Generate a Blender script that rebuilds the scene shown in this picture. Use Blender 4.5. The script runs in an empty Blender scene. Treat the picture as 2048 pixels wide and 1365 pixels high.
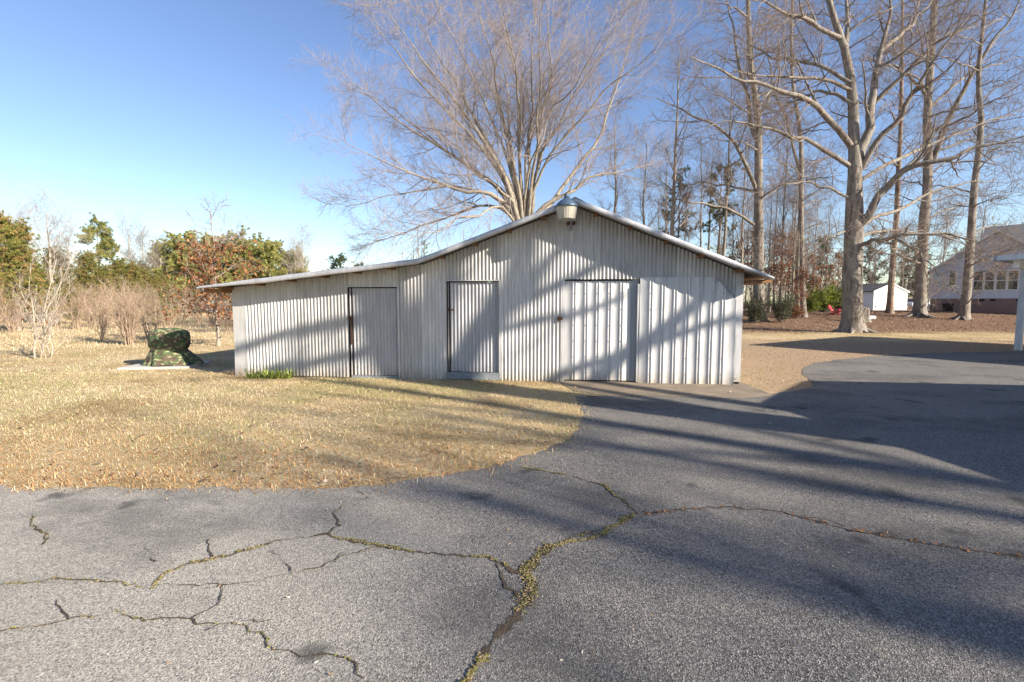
import bpy, bmesh, math
import numpy as np
from mathutils import Vector

# ------------------------------------------------------------------ camera, sky, sun, exposure
SC = bpy.context.scene
COL = SC.collection
FOC, EYE, HORIZON = 960.0, 1.65, 606.0                 # focal length in photo pixels, eye height, horizon row
PITCH = math.atan((682.5 - HORIZON) / FOC)
cam_d = bpy.data.cameras.new("camera")
cam_d.sensor_width = 36.0
cam_d.lens = FOC / 2048 * 36.0
cam_d.clip_start, cam_d.clip_end = 0.05, 4000
cam = bpy.data.objects.new("camera", cam_d)
COL.objects.link(cam)
cam.location = (0, 0, EYE)
cam.rotation_euler = (math.pi / 2 - PITCH, 0, 0)
SC.camera = cam

SUN_EL = math.radians(24.5)
SUN_H = np.array([0.83, -0.555]); SUN_H /= np.linalg.norm(SUN_H)      # horizontal direction towards the sun
SUN = np.array([SUN_H[0] * math.cos(SUN_EL), SUN_H[1] * math.cos(SUN_EL), math.sin(SUN_EL)])
world = bpy.data.worlds.new("World")
SC.world = world
world.use_nodes = True
wn = world.node_tree
bg = wn.nodes["Background"]
sky = wn.nodes.new("ShaderNodeTexSky")
sky.sky_type = 'NISHITA'
sky.sun_disc = False
sky.sun_elevation = SUN_EL
sky.sun_rotation = math.atan2(SUN_H[0], SUN_H[1])
sky.altitude = 200
sky.air_density = 1.0
sky.dust_density = 0.4
sky.ozone_density = 1.8
hs = wn.nodes.new("ShaderNodeHueSaturation")
hs.inputs["Saturation"].default_value = 1.07
hs.inputs["Hue"].default_value = 0.510
wn.links.new(sky.outputs[0], hs.inputs["Color"])
wn.links.new(hs.outputs[0], bg.inputs[0])
bg.inputs[1].default_value = 0.085
sun_d = bpy.data.lights.new("sun", 'SUN')
sun_d.energy = 5.0
sun_d.angle = math.radians(0.4)
sun_d.color = (1.0, 0.90, 0.76)
sun_o = bpy.data.objects.new("sun", sun_d)
COL.objects.link(sun_o)
sun_o.rotation_euler = Vector(SUN).to_track_quat('Z', 'Y').to_euler()
sun_o.location = (40, -30, 40)
SC.view_settings.view_transform = 'Standard'
SC.view_settings.look = 'None'
SC.view_settings.gamma = 1.0
SC.view_settings.use_curve_mapping = False
SC.view_settings.exposure = 1.35
SC.cycles.max_bounces = 6
SC.cycles.transparent_max_bounces = 8

# ------------------------------------------------------------------ helpers
RNG = np.random.default_rng(7)

def ray(px, py):
    cx, cy = (px - 1024) / FOC, -(py - 682.5) / FOC
    return np.array([cx, math.cos(PITCH) + cy * math.sin(PITCH), -math.sin(PITCH) + cy * math.cos(PITCH)])

def smooth(a, b, x):
    t = np.clip((x - a) / (b - a), 0, 1)
    return t * t * (3 - 2 * t)

def terrain(x, y):
    return 0.78 * smooth(27, 45, y) * smooth(2, 14, x) + 0.3 * smooth(30, 60, y) * (1 - smooth(2, 14, x))

def ground(px, py):
    d = ray(px, py)
    t = -EYE / d[2]
    return d * t + np.array([0, 0, EYE])

def at(px, py, Y):
    d = ray(px, py)
    return d * (Y / d[1]) + np.array([0, 0, EYE])

def stand(px, Y):
    """ground point below picture column px at depth Y"""
    x = at(px, HORIZON, Y)[0]
    return np.array([x, Y, float(terrain(x, Y))])

_lat = np.random.default_rng(99).random((256, 256))
def vnoise(x, y):
    xi, yi = np.floor(x).astype(int), np.floor(y).astype(int)
    fx, fy = x - xi, y - yi
    fx, fy = fx * fx * (3 - 2 * fx), fy * fy * (3 - 2 * fy)
    g = lambda a, b: _lat[a % 256, b % 256]
    return (g(xi, yi) * (1 - fx) + g(xi + 1, yi) * fx) * (1 - fy) + (g(xi, yi + 1) * (1 - fx) + g(xi + 1, yi + 1) * fx) * fy

def fbm(x, y, o=3):
    s, a, t = 0, 0.5, 0
    for k in range(o):
        s = s + a * vnoise(x * 2 ** k + 17 * k, y * 2 ** k + 5 * k); t += a; a *= 0.5
    return s / t

def mesh_np(name, V, F, col=None, smooth_shade=False):
    """V (n,3); F list of int arrays (m,k)"""
    me = bpy.data.meshes.new(name)
    V = np.asarray(V, dtype=np.float32)
    F = [np.asarray(f, dtype=np.int32) for f in (F if isinstance(F, list) else [F]) if len(f)]
    me.vertices.add(len(V))
    me.vertices.foreach_set("co", V.ravel())
    nl = sum(f.size for f in F); npoly = sum(len(f) for f in F)
    me.loops.add(nl)
    me.loops.foreach_set("vertex_index", np.concatenate([f.ravel() for f in F]))
    me.polygons.add(npoly)
    tot = np.concatenate([np.full(len(f), f.shape[1], dtype=np.int32) for f in F])
    st = np.concatenate([[0], np.cumsum(tot)[:-1]]).astype(np.int32)
    me.polygons.foreach_set("loop_start", st)
    me.polygons.foreach_set("loop_total", tot)
    if smooth_shade:
        me.polygons.foreach_set("use_smooth", np.ones(npoly, dtype=bool))
    if col is not None:
        a = me.color_attributes.new("Col", 'FLOAT_COLOR', 'POINT')
        c = np.ones((len(V), 4), dtype=np.float32); c[:, :3] = col
        a.data.foreach_set("color", c.ravel())
    me.update(calc_edges=True)
    me.validate()
    return me

def link(name, me, mat=None, parent=None, loc=None, kind=None):
    o = bpy.data.objects.new(name, me)
    COL.objects.link(o)
    if mat is not None and me is not None and not me.materials:
        me.materials.append(mat)
    if parent is not None:
        o.parent = parent
    if loc is not None:
        o.location = [float(v) for v in loc]
    if kind:
        o["kind"] = kind
    return o

def tag(o, label, cat, group=None):
    o["label"] = label; o["category"] = cat
    if group: o["group"] = group
    return o

def thing(name, label, cat, loc=(0, 0, 0), rz=0.0, group=None, scale=1.0):
    o = bpy.data.objects.new(name, None)
    o.empty_display_size = 0.2
    COL.objects.link(o)
    o.location = [float(v) for v in loc]; o.rotation_euler = (0, 0, rz)
    o.scale = (scale,) * 3 if not isinstance(scale, tuple) else scale
    return tag(o, label, cat, group)

class MB:
    """collects boxes, prisms, tubes and lathes into one mesh"""
    def __init__(self): self.v, self.f = [], []
    def add(self, V, F):
        n = len(self.v); self.v += [tuple(map(float, p)) for p in V]; self.f += [[i + n for i in f] for f in F]
        return self
    def box(self, a, b):
        (x0, y0, z0), (x1, y1, z1) = a, b
        V = [(x0, y0, z0), (x1, y0, z0), (x1, y1, z0), (x0, y1, z0), (x0, y0, z1), (x1, y0, z1), (x1, y1, z1), (x0, y1, z1)]
        return self.add(V, [(0, 3, 2, 1), (4, 5, 6, 7), (0, 1, 5, 4), (1, 2, 6, 5), (2, 3, 7, 6), (3, 0, 4, 7)])
    def bar(self, p, q, w, h=None):
        p, q = Vector(p), Vector(q); h = h or w
        d = (q - p).normalized(); s = d.cross(Vector((0, 0, 1)))
        s = s.normalized() if s.length > 1e-4 else Vector((1, 0, 0)); u = s.cross(d)
        V = [c + s * a * w / 2 + u * b * h / 2 for c in (p, q) for a, b in ((-1, -1), (1, -1), (1, 1), (-1, 1))]
        return self.add(V, [(0, 1, 2, 3), (7, 6, 5, 4), (0, 4, 5, 1), (1, 5, 6, 2), (2, 6, 7, 3), (3, 7, 4, 0)])
    def lathe(self, prof, n=20, c=(0, 0, 0), flute=0.0):
        V, F = [], []
        for r, z in prof:
            for k in range(n):
                a = 2 * math.pi * k / n; rr = r * (1 + (flute if k % 2 else 0))
                V.append((c[0] + rr * math.cos(a), c[1] + rr * math.sin(a), c[2] + z))
        for i in range(len(prof) - 1):
            for k in range(n):
                F.append((i * n + k, i * n + (k + 1) % n, (i + 1) * n + (k + 1) % n, (i + 1) * n + k))
        F.append(tuple(range(n))[::-1]); F.append(tuple((len(prof) - 1) * n + k for k in range(n)))
        return self.add(V, F)
    def prism(self, poly, y0, y1):
        """polygon in x,z extruded along y"""
        n = len(poly)
        V = [(x, y0, z) for x, z in poly] + [(x, y1, z) for x, z in poly]
        F = [tuple(range(n)), tuple(range(2 * n - 1, n - 1, -1))] + [(k, k + n, (k + 1) % n + n, (k + 1) % n) for k in range(n)]
        return self.add(V, F)
    def mesh(self, name, sm=False):
        me = bpy.data.meshes.new(name); me.from_pydata(self.v, [], self.f); me.update()
        if sm:
            for p in me.polygons: p.use_smooth = True
        return me
    def build(self, name, mat, parent=None, loc=None, kind=None, sm=False):
        return link(name, self.mesh(name, sm), mat, parent, loc, kind)

# ------------------------------------------------------------------ materials
def N(nt, t, **kw):
    n = nt.nodes.new("ShaderNode" + t)
    for k, v in kw.items():
        if isinstance(k, str) and hasattr(n, k): setattr(n, k, v)
    return n

def ramp(nt, fac, stops):
    r = N(nt, "ValToRGB"); e = r.color_ramp.elements
    while len(e) < len(stops): e.new(0.5)
    for el, (p, c) in zip(e, stops):
        el.position = p; el.color = (*c, 1) if len(c) == 3 else c
    nt.links.new(fac, r.inputs[0])
    return r.outputs[0]

def noise(nt, vec, scale, detail=4, rough=0.55, sx=(1, 1, 1)):
    if sx != (1, 1, 1):
        m = N(nt, "Mapping"); m.inputs["Scale"].default_value = sx
        nt.links.new(vec, m.inputs[0]); vec = m.outputs[0]
    n = N(nt, "TexNoise"); n.inputs["Scale"].default_value = scale; n.inputs["Detail"].default_value = detail
    n.inputs["Roughness"].default_value = rough
    nt.links.new(vec, n.inputs["Vector"])
    return n.outputs["Fac"]

def mixc(nt, fac, a, b, mode='MIX'):
    m = N(nt, "Mix", data_type='RGBA', blend_type=mode)
    if isinstance(fac, (int, float)): m.inputs[0].default_value = fac
    else: nt.links.new(fac, m.inputs[0])
    for i, v in ((6, a), (7, b)):
        if isinstance(v, tuple): m.inputs[i].default_value = (*v, 1)
        else: nt.links.new(v, m.inputs[i])
    return m.outputs[2]

def mat0(name, rough=0.8, metal=0.0, spec=0.3):
    m = bpy.data.materials.new(name); m.use_nodes = True
    nt = m.node_tree; b = nt.nodes["Principled BSDF"]
    b.inputs["Roughness"].default_value = rough; b.inputs["Metallic"].default_value = metal
    b.inputs["Specular IOR Level"].default_value = spec
    tc = N(nt, "TexCoord")
    return m, nt, b, tc.outputs["Object"]

def bump(nt, b, h, strength=0.5, dist=0.02):
    n = N(nt, "Bump"); n.inputs["Strength"].default_value = strength; n.inputs["Distance"].default_value = dist
    nt.links.new(h, n.inputs["Height"]); nt.links.new(n.outputs[0], b.inputs["Normal"])

def mat(name, c1, c2=None, scale=4, rough=0.8, metal=0.0, bmp=0.0, sx=(1, 1, 1), dist=0.02, spec=0.3, lo=0.3, hi=0.7):
    m, nt, b, oc = mat0(name, rough, metal, spec)
    c2 = c2 or tuple(v * 0.75 for v in c1)
    f = noise(nt, oc, scale, 5, 0.6, sx)
    nt.links.new(ramp(nt, f, [(lo, c1), (hi, c2)]), b.inputs["Base Color"])
    if bmp: bump(nt, b, f, bmp, dist)
    return m

def mat_attr(name, rough=0.85, transl=0.0, spec=0.15):
    """colour comes from each blade's or leaf's own colour attribute"""
    m, nt, b, oc = mat0(name, rough, 0, spec)
    a = N(nt, "Attribute"); a.attribute_name = "Col"
    nt.links.new(a.outputs["Color"], b.inputs["Base Color"])
    if transl:
        t = N(nt, "BsdfTranslucent"); nt.links.new(a.outputs["Color"], t.inputs[0])
        mx = N(nt, "MixShader"); mx.inputs[0].default_value = transl
        nt.links.new(b.outputs[0], mx.inputs[1]); nt.links.new(t.outputs[0], mx.inputs[2])
        nt.links.new(mx.outputs[0], nt.nodes["Material Output"].inputs[0])
    return m

def mat_metal(name, c1, c2, rough=0.5, metal=0.25, rust=0.0, streak=True):
    m, nt, b, oc = mat0(name, rough, metal, 0.4)
    f = noise(nt, oc, 3.0, 5, 0.65, (4, 4, 0.5) if streak else (1, 1, 1))
    c = ramp(nt, f, [(0.3, c1), (0.72, c2)])
    g = noise(nt, oc, 22, 4, 0.7)
    c = mixc(nt, ramp(nt, g, [(0.55, (0, 0, 0)), (0.75, (1, 1, 1))]), c, mixc(nt, 0.25, c, (0.22, 0.2, 0.18)))
    # splashed dirt close to the ground
    sp = N(nt, "SeparateXYZ"); nt.links.new(oc, sp.inputs[0])
    mr = N(nt, "MapRange"); mr.inputs[1].default_value = 0.0; mr.inputs[2].default_value = 0.3
    mr.inputs[3].default_value = 1.1; mr.inputs[4].default_value = 0.0
    nt.links.new(sp.outputs[2], mr.inputs[0])
    mm = N(nt, "Math", operation='MULTIPLY'); nt.links.new(mr.outputs[0], mm.inputs[0]); nt.links.new(noise(nt, oc, 6, 4), mm.inputs[1])
    c = mixc(nt, mm.outputs[0], c, (0.26, 0.2, 0.13))
    if rust:
        r = noise(nt, oc, 5, 6, 0.7, (1.5, 1.5, 0.35))
        c = mixc(nt, ramp(nt, r, [(1 - rust, (0, 0, 0)), (1 - rust + 0.07, (1, 1, 1))]), c, (0.17, 0.07, 0.03))
    nt.links.new(c, b.inputs["Base Color"])
    rr = N(nt, "MapRange"); rr.inputs[3].default_value = rough - 0.1; rr.inputs[4].default_value = rough + 0.2
    nt.links.new(f, rr.inputs[0]); nt.links.new(rr.outputs[0], b.inputs["Roughness"])
    bump(nt, b, noise(nt, oc, 2.2, 2, 0.4, (1, 1, 0.7)), 0.35, 0.03)
    return m

M = {}
for k_, t_ in (('wall', 1.0), ('wall2', 0.86), ('wall3', 1.1)):
    M[k_] = mat_metal('weathered_sheet_metal', (0.55 * t_, 0.54 * t_, 0.52 * t_), (0.36 * t_, 0.358 * t_, 0.35 * t_), 0.55, 0.15, rust=0.35)
M['door'] = mat_metal('corrugated_door_metal', (0.42, 0.42, 0.425), (0.31, 0.315, 0.325), 0.55, 0.12, rust=0.2)
M['ribbed'] = mat_metal('ribbed_door_metal', (0.56, 0.555, 0.55), (0.40, 0.40, 0.405), 0.42, 0.15)
M['roof'] = mat_metal('galvanised_roof_metal', (0.52, 0.525, 0.54), (0.34, 0.345, 0.36), 0.45, 0.35, rust=0.28)
M['galv'] = mat_metal('dull_galvanised_strip', (0.30, 0.31, 0.33), (0.22, 0.23, 0.25), 0.5, 0.3)
M['wood'] = mat('raw_timber', (0.30, 0.15, 0.07), (0.13, 0.07, 0.04), 6, 0.85, bmp=0.3, sx=(1, 1, 4))
M['darkwood'] = mat('old_dark_timber', (0.05, 0.035, 0.027), (0.02, 0.016, 0.013), 8, 0.9, bmp=0.3)
M['rust'] = mat('rusted_iron', (0.15, 0.07, 0.04), (0.06, 0.035, 0.025), 30, 0.8, 0.3)
M['board'] = mat('painted_grey_board', (0.22, 0.24, 0.25), (0.13, 0.15, 0.16), 7, 0.8, bmp=0.2)
M['hood'] = mat('blue_grey_enamel', (0.10, 0.15, 0.21), (0.07, 0.10, 0.15), 9, 0.4, 0.3)
m, nt, b, oc = mat0('ribbed_lamp_plastic', 0.35, 0, 0.5)
b.inputs["Base Color"].default_value = (0.36, 0.335, 0.275, 1); b.inputs["Subsurface Weight"].default_value = 0.35
b.inputs["Subsurface Radius"].default_value = (0.05, 0.04, 0.03)
M['lens'] = m
M['concrete'] = mat('dusty_concrete', (0.25, 0.20, 0.145), (0.14, 0.115, 0.085), 2.2, 0.95, bmp=0.3)
M['slab'] = mat('pale_slab_concrete', (0.50, 0.48, 0.44), (0.38, 0.36, 0.33), 4, 0.9, bmp=0.2)
M['white'] = mat('white_paint', (0.80, 0.80, 0.78), (0.72, 0.72, 0.70), 3, 0.6)
M['offwhite'] = mat('weathered_white_post', (0.62, 0.64, 0.66), (0.42, 0.46, 0.50), 5, 0.7, bmp=0.1, sx=(1, 1, 0.4))
M['glass'] = mat('dark_window_glass', (0.03, 0.04, 0.045), (0.05, 0.06, 0.06), 2, 0.05, 0, spec=0.8)
M['red'] = mat('faded_red_plastic', (0.55, 0.07, 0.08), (0.42, 0.05, 0.06), 8, 0.5)
M['char'] = mat('blackened_steel', (0.03, 0.028, 0.026), (0.05, 0.04, 0.035), 20, 0.7, 0.4)
M['shingle'] = mat('grey_shingle', (0.30, 0.29, 0.28), (0.20, 0.195, 0.19), 14, 0.95, bmp=0.2)
M['darkshingle'] = mat('dark_shingle', (0.07, 0.075, 0.085), (0.045, 0.05, 0.055), 14, 0.95, bmp=0.2)
M['siding'] = mat('blue_grey_siding', (0.56, 0.61, 0.68), (0.51, 0.56, 0.63), 2, 0.7)
M['carpaint'] = mat('white_car_paint', (0.7, 0.72, 0.75), (0.66, 0.68, 0.7), 2, 0.25, spec=0.6)
M['rubber'] = mat('tyre_rubber', (0.02, 0.02, 0.02), (0.03, 0.03, 0.03), 20, 0.9)
M['soil'] = mat('crack_soil', (0.045, 0.036, 0.027), (0.10, 0.075, 0.05), 40, 1.0, bmp=0.6)
M['grass'] = mat_attr('grass_blades', 0.8, 0.25)
M['leaf'] = mat_attr('leaves', 0.8, 0.3)
M['needle'] = mat_attr('evergreen_needles', 0.7, 0.2)
M['moss'] = mat_attr('moss', 0.95, 0.0)

def bark(name, c1, c2, c3, sc=14, st=0.9):
    m, nt, b, oc = mat0(name, 0.95, 0, 0.1)
    f = noise(nt, oc, sc, 6, 0.7, (1, 1, 0.22))
    g = noise(nt, oc, 1.6, 4, 0.6)
    c = ramp(nt, f, [(0.36, c3), (0.5, c2), (0.68, c1)])
    c = mixc(nt, ramp(nt, g, [(0.35, (0, 0, 0)), (0.7, (1, 1, 1))]), c, mixc(nt, 0.5, c, (0.30, 0.30, 0.26)))
    nt.links.new(c, b.inputs["Base Color"])
    bump(nt, b, f, st, 0.05)
    return m
M['oakbark'] = bark('oak_bark', (0.32, 0.27, 0.23), (0.19, 0.155, 0.13), (0.07, 0.055, 0.043), 7, 1.0)
M['maplebark'] = bark('maple_bark', (0.36, 0.30, 0.235), (0.25, 0.205, 0.16), (0.11, 0.085, 0.065), 10, 0.6)
M['palebark'] = bark('pale_bark', (0.50, 0.43, 0.35), (0.38, 0.32, 0.25), (0.20, 0.16, 0.12), 9, 0.5)
M['pinebark'] = bark('pine_bark', (0.36, 0.24, 0.17), (0.24, 0.155, 0.11), (0.09, 0.06, 0.045), 12, 0.8)
M['twig'] = mat('bare_twigs', (0.33, 0.275, 0.245), (0.23, 0.19, 0.17), 3, 0.9)
M['oaktwig'] = mat('oak_twigs', (0.25, 0.195, 0.16), (0.165, 0.13, 0.11), 3, 0.9)
M['redtwig'] = mat('reddish_brush_twigs', (0.37, 0.28, 0.20), (0.26, 0.19, 0.14), 3, 0.9)
M['paletwig'] = mat('pale_twigs', (0.37, 0.33, 0.29), (0.27, 0.24, 0.21), 3, 0.9)

# ground: dormant lawn, field straw, leaf litter under the oaks, moss beside the drive
m, nt, b, oc = mat0('dormant_lawn', 1.0, 0, 0.05)
n1 = noise(nt, oc, 0.55, 5, 0.6); n2 = noise(nt, oc, 9, 5, 0.7); n3 = noise(nt, oc, 70, 3, 0.7)
c = ramp(nt, n1, [(0.33, (0.34, 0.29, 0.15)), (0.45, (0.50, 0.40, 0.24)), (0.62, (0.64, 0.53, 0.35))])
c = mixc(nt, ramp(nt, n2, [(0.4, (0, 0, 0)), (0.7, (1, 1, 1))]), c, (0.42, 0.29, 0.14))
c = mixc(nt, ramp(nt, n3, [(0.45, (0, 0, 0)), (0.65, (1, 1, 1))]), c, mixc(nt, 0.5, c, (0.2, 0.14, 0.075)))
sp = N(nt, "SeparateXYZ"); nt.links.new(oc, sp.inputs[0])
def mapr(v, a, bb, lo=0.0, hi=1.0):
    r = N(nt, "MapRange", interpolation_type='SMOOTHSTEP')
    for i, q in zip((1, 2, 3, 4), (a, bb, lo, hi)): r.inputs[i].default_value = q
    nt.links.new(v, r.inputs[0]); return r.outputs[0]
def mul(a, bb):
    r = N(nt, "Math", operation='MULTIPLY'); nt.links.new(a, r.inputs[0]); nt.links.new(bb, r.inputs[1]); return r.outputs[0]
def add(a, bb, s=1.0):
    r = N(nt, "Math", operation='MULTIPLY_ADD'); nt.links.new(bb, r.inputs[0]); r.inputs[1].default_value = s; nt.links.new(a, r.inputs[2]); return r.outputs[0]
brn = mul(mapr(sp.outputs[0], 3.5, 5.5), mapr(add(sp.outputs[1], n1, 6.0), 26.0, 22.0))
c = mixc(nt, mul(brn, ramp(nt, n2, [(0.2, (0.4, 0.4, 0.4)), (0.5, (1, 1, 1))])), c, ramp(nt, n3, [(0.35, (0.17, 0.115, 0.075)), (0.6, (0.42, 0.31, 0.21))]))
yw = add(sp.outputs[1], noise(nt, oc, 0.25, 3), 9.0)
lit = mul(mapr(yw, 28.5, 33.5), mapr(sp.outputs[0], 6, 11))
lc = ramp(nt, noise(nt, oc, 26, 4, 0.75), [(0.36, (0.075, 0.045, 0.032)), (0.52, (0.21, 0.13, 0.085)), (0.68, (0.36, 0.26, 0.185))])
c = mixc(nt, lit, c, lc)
nt.links.new(c, b.inputs["Base Color"])
bump(nt, b, n3, 0.8, 0.03)
M['lawn'] = m

# asphalt: weathered aggregate, older and paler towards the left
m, nt, b, oc = mat0('weathered_asphalt', 0.9, 0, 0.25)
v = N(nt, "TexVoronoi"); v.inputs["Scale"].default_value = 160; nt.links.new(oc, v.inputs["Vector"])
bw = N(nt, "RGBToBW"); nt.links.new(v.outputs["Color"], bw.inputs[0])
v2 = N(nt, "TexVoronoi"); v2.inputs["Scale"].default_value = 230; nt.links.new(oc, v2.inputs["Vector"])
bw2 = N(nt, "RGBToBW"); nt.links.new(v2.outputs["Color"], bw2.inputs[0])
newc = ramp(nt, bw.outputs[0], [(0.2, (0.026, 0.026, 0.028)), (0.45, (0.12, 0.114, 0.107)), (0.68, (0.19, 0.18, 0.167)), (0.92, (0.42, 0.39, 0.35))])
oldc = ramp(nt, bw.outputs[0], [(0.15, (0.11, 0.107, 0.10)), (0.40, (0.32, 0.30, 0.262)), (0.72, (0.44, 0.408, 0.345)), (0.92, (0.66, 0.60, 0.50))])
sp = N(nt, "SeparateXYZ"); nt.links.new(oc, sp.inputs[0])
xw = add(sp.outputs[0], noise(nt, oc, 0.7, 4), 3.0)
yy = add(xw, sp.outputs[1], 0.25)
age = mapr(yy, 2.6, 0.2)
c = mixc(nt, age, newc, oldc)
c = mixc(nt, mul(ramp(nt, bw2.outputs[0], [(0.3, (0, 0, 0)), (0.8, (1, 1, 1))]), mapr(sp.outputs[1], 9, 2, 0.12, 0.28)), c, (0.06, 0.06, 0.062), 'MIX')
blot = noise(nt, oc, 0.8, 6, 0.65)
c = mixc(nt, ramp(nt, blot, [(0.4, (0, 0, 0)), (0.7, (1, 1, 1))]), c, mixc(nt, 0.32, c, (0.26, 0.235, 0.195)))
patch = noise(nt, oc, 0.45, 5, 0.6, (1, 1.6, 1))
c = mixc(nt, ramp(nt, patch, [(0.5, (0, 0, 0)), (0.62, (1, 1, 1))]), c, mixc(nt, 0.5, c, (0.055, 0.054, 0.053)))
spot = noise(nt, oc, 1.7, 3, 0.5)
c = mixc(nt, ramp(nt, spot, [(0.63, (0, 0, 0)), (0.70, (1, 1, 1))]), c, mixc(nt, 0.7, c, (0.03, 0.03, 0.03)))
nt.links.new(c, b.inputs["Base Color"])
ad = N(nt, "Math", operation='ADD'); nt.links.new(v.outputs["Distance"], ad.inputs[0]); nt.links.new(noise(nt, oc, 60, 4, 0.7), ad.inputs[1])
bump(nt, b, ad.outputs[0], 0.55, 0.008)
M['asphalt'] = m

# brick foundation of the far house
m, nt, b, oc = mat0('brick', 0.9)
br = N(nt, "TexBrick"); br.inputs["Scale"].default_value = 1.0
br.inputs["Brick Width"].default_value = 0.21; br.inputs["Row Height"].default_value = 0.075; br.inputs["Mortar Size"].default_value = 0.009
for k, cc in (("Color1", (0.24, 0.13, 0.105)), ("Color2", (0.17, 0.095, 0.08)), ("Mortar", (0.30, 0.27, 0.25))): br.inputs[k].default_value = (*cc, 1)
mp = N(nt, "Mapping"); mp.inputs["Rotation"].default_value = (math.pi / 2, 0, 0)
nt.links.new(oc, mp.inputs[0]); nt.links.new(mp.outputs[0], br.inputs["Vector"]); nt.links.new(br.outputs[0], b.inputs["Base Color"])
M['brick'] = m

# camouflage cloth
m, nt, b, oc = mat0('camouflage_cloth', 0.8)
f1 = noise(nt, oc, 5.5, 3, 0.6, (1, 1, 1.6)); f2 = noise(nt, oc, 8.5, 3, 0.6, (1.3, 1, 1.9)); f3 = noise(nt, oc, 11, 3, 0.6, (1, 1, 1.5))
step = lambda f, p: ramp(nt, f, [(p, (0, 0, 0)), (p + 0.015, (1, 1, 1))])
c = mixc(nt, step(f1, 0.5), (0.055, 0.085, 0.035), (0.085, 0.06, 0.042))
c = mixc(nt, step(f2, 0.57), c, (0.25, 0.25, 0.13))
c = mixc(nt, step(f3, 0.66), c, (0.025, 0.04, 0.03))
nt.links.new(c, b.inputs["Base Color"])
bump(nt, b, noise(nt, oc, 9, 3), 0.4, 0.03)
M['camo'] = m

# ------------------------------------------------------------------ ground, drive
def ground_sheet():
    g = lambda r, n, p: np.sign(np.linspace(-1, 1, n)) * np.abs(np.linspace(-1, 1, n)) ** p * r
    xs = np.unique(np.concatenate([g(1800, 61, 3.0), np.arange(-40, 60, 2.0)])); ys = np.unique(np.concatenate([g(1800, 61, 3.0), np.arange(-10, 80, 2.0)]))
    X, Y = np.meshgrid(xs, ys); Z = terrain(X, Y)
    V = np.stack([X, Y, Z], -1).reshape(-1, 3); nx, ny = len(xs), len(ys)
    i = (np.arange(ny - 1)[:, None] * nx + np.arange(nx - 1)).ravel()
    return mesh_np("ground", V, np.stack([i, i + 1, i + nx + 1, i + nx], -1), smooth_shade=True)
link("ground", ground_sheet(), M['lawn'], kind="structure")

EDGE_L = [(0, 975), (200, 977), (450, 979), (690, 979), (800, 966), (900, 948), (1000, 930), (1080, 905), (1130, 878), (1158, 850), (1168, 826), (1160, 806), (1150, 793)]
EDGE_R = [(1500, 793), (1570, 785), (1632, 775), (1622, 764), (1606, 748), (1604, 738), (1620, 729), (1660, 722), (1740, 713), (1850, 707), (2000, 703)]
def wiggle(P, step=0.12, amp=0.035, seed=0, fine=0.02):
    """densify a polyline and roughen it"""
    P = np.array(P)[:, :2]; out = []
    for a, c in zip(P[:-1], P[1:]):
        n = max(1, int(np.linalg.norm(c - a) / step))
        for k in range(n): out.append(a + (c - a) * k / n)
    out.append(P[-1]); out = np.array(out)
    w = np.stack([fbm(out[:, 0] * 3 + seed, out[:, 1] * 3 + 9) - 0.5, fbm(out[:, 0] * 3 + 31, out[:, 1] * 3 + seed) - 0.5], -1)
    v = np.stack([vnoise(out[:, 0] * 22 + seed, out[:, 1] * 22) - 0.5, vnoise(out[:, 0] * 22 + 7, out[:, 1] * 22 + seed) - 0.5], -1)
    return out + w * amp * 4 + v * fine
eL = [(-30.0, 4.3), (-12.0, 4.25)] + [tuple(ground(*p)[:2]) for p in EDGE_L]
eR = [tuple(ground(*p)[:2]) for p in EDGE_R] + [(30.0, 16.6), (40.0, 16.8)]
wl, wr = wiggle(eL, 0.05, 0.05, 0, 0.07), wiggle(eR, 0.05, 0.05, 4, 0.05)
poly = np.concatenate([wl, wr, np.array([(40.0, -14.0), (-30.0, -14.0)])])
me = bpy.data.meshes.new("driveway")
me.from_pydata([(float(x), float(y), 0.006) for x, y in poly], [], [tuple(range(len(poly)))])
me.update()
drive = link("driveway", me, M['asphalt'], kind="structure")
POLY = poly
def inside(x, y, P):
    r = np.zeros(len(x), bool); j = len(P) - 1
    for i in range(len(P)):
        c = ((P[i, 1] > y) != (P[j, 1] > y))
        with np.errstate(divide='ignore', invalid='ignore'):
            r ^= c & (x < (P[j, 0] - P[i, 0]) * (y - P[i, 1]) / (P[j, 1] - P[i, 1]) + P[i, 0])
        j = i
    return r
# dusty concrete apron in front of the big door
ap = wiggle([ground(*p) for p in [(1128, 772), (1150, 784), (1210, 792), (1330, 795), (1480, 799), (1545, 793), (1500, 772)]], 0.12, 0.03, 8)
back = [(4.75, 9.9), (0.9, 10.35)]
pts = np.concatenate([ap, np.array(back)])
me = bpy.data.meshes.new("apron"); me.from_pydata([(float(x), float(y), 0.010) for x, y in pts], [], [tuple(range(len(pts)))]); me.update()
link("concrete_apron", me, M['concrete'], kind="structure")
APRON = pts

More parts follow.
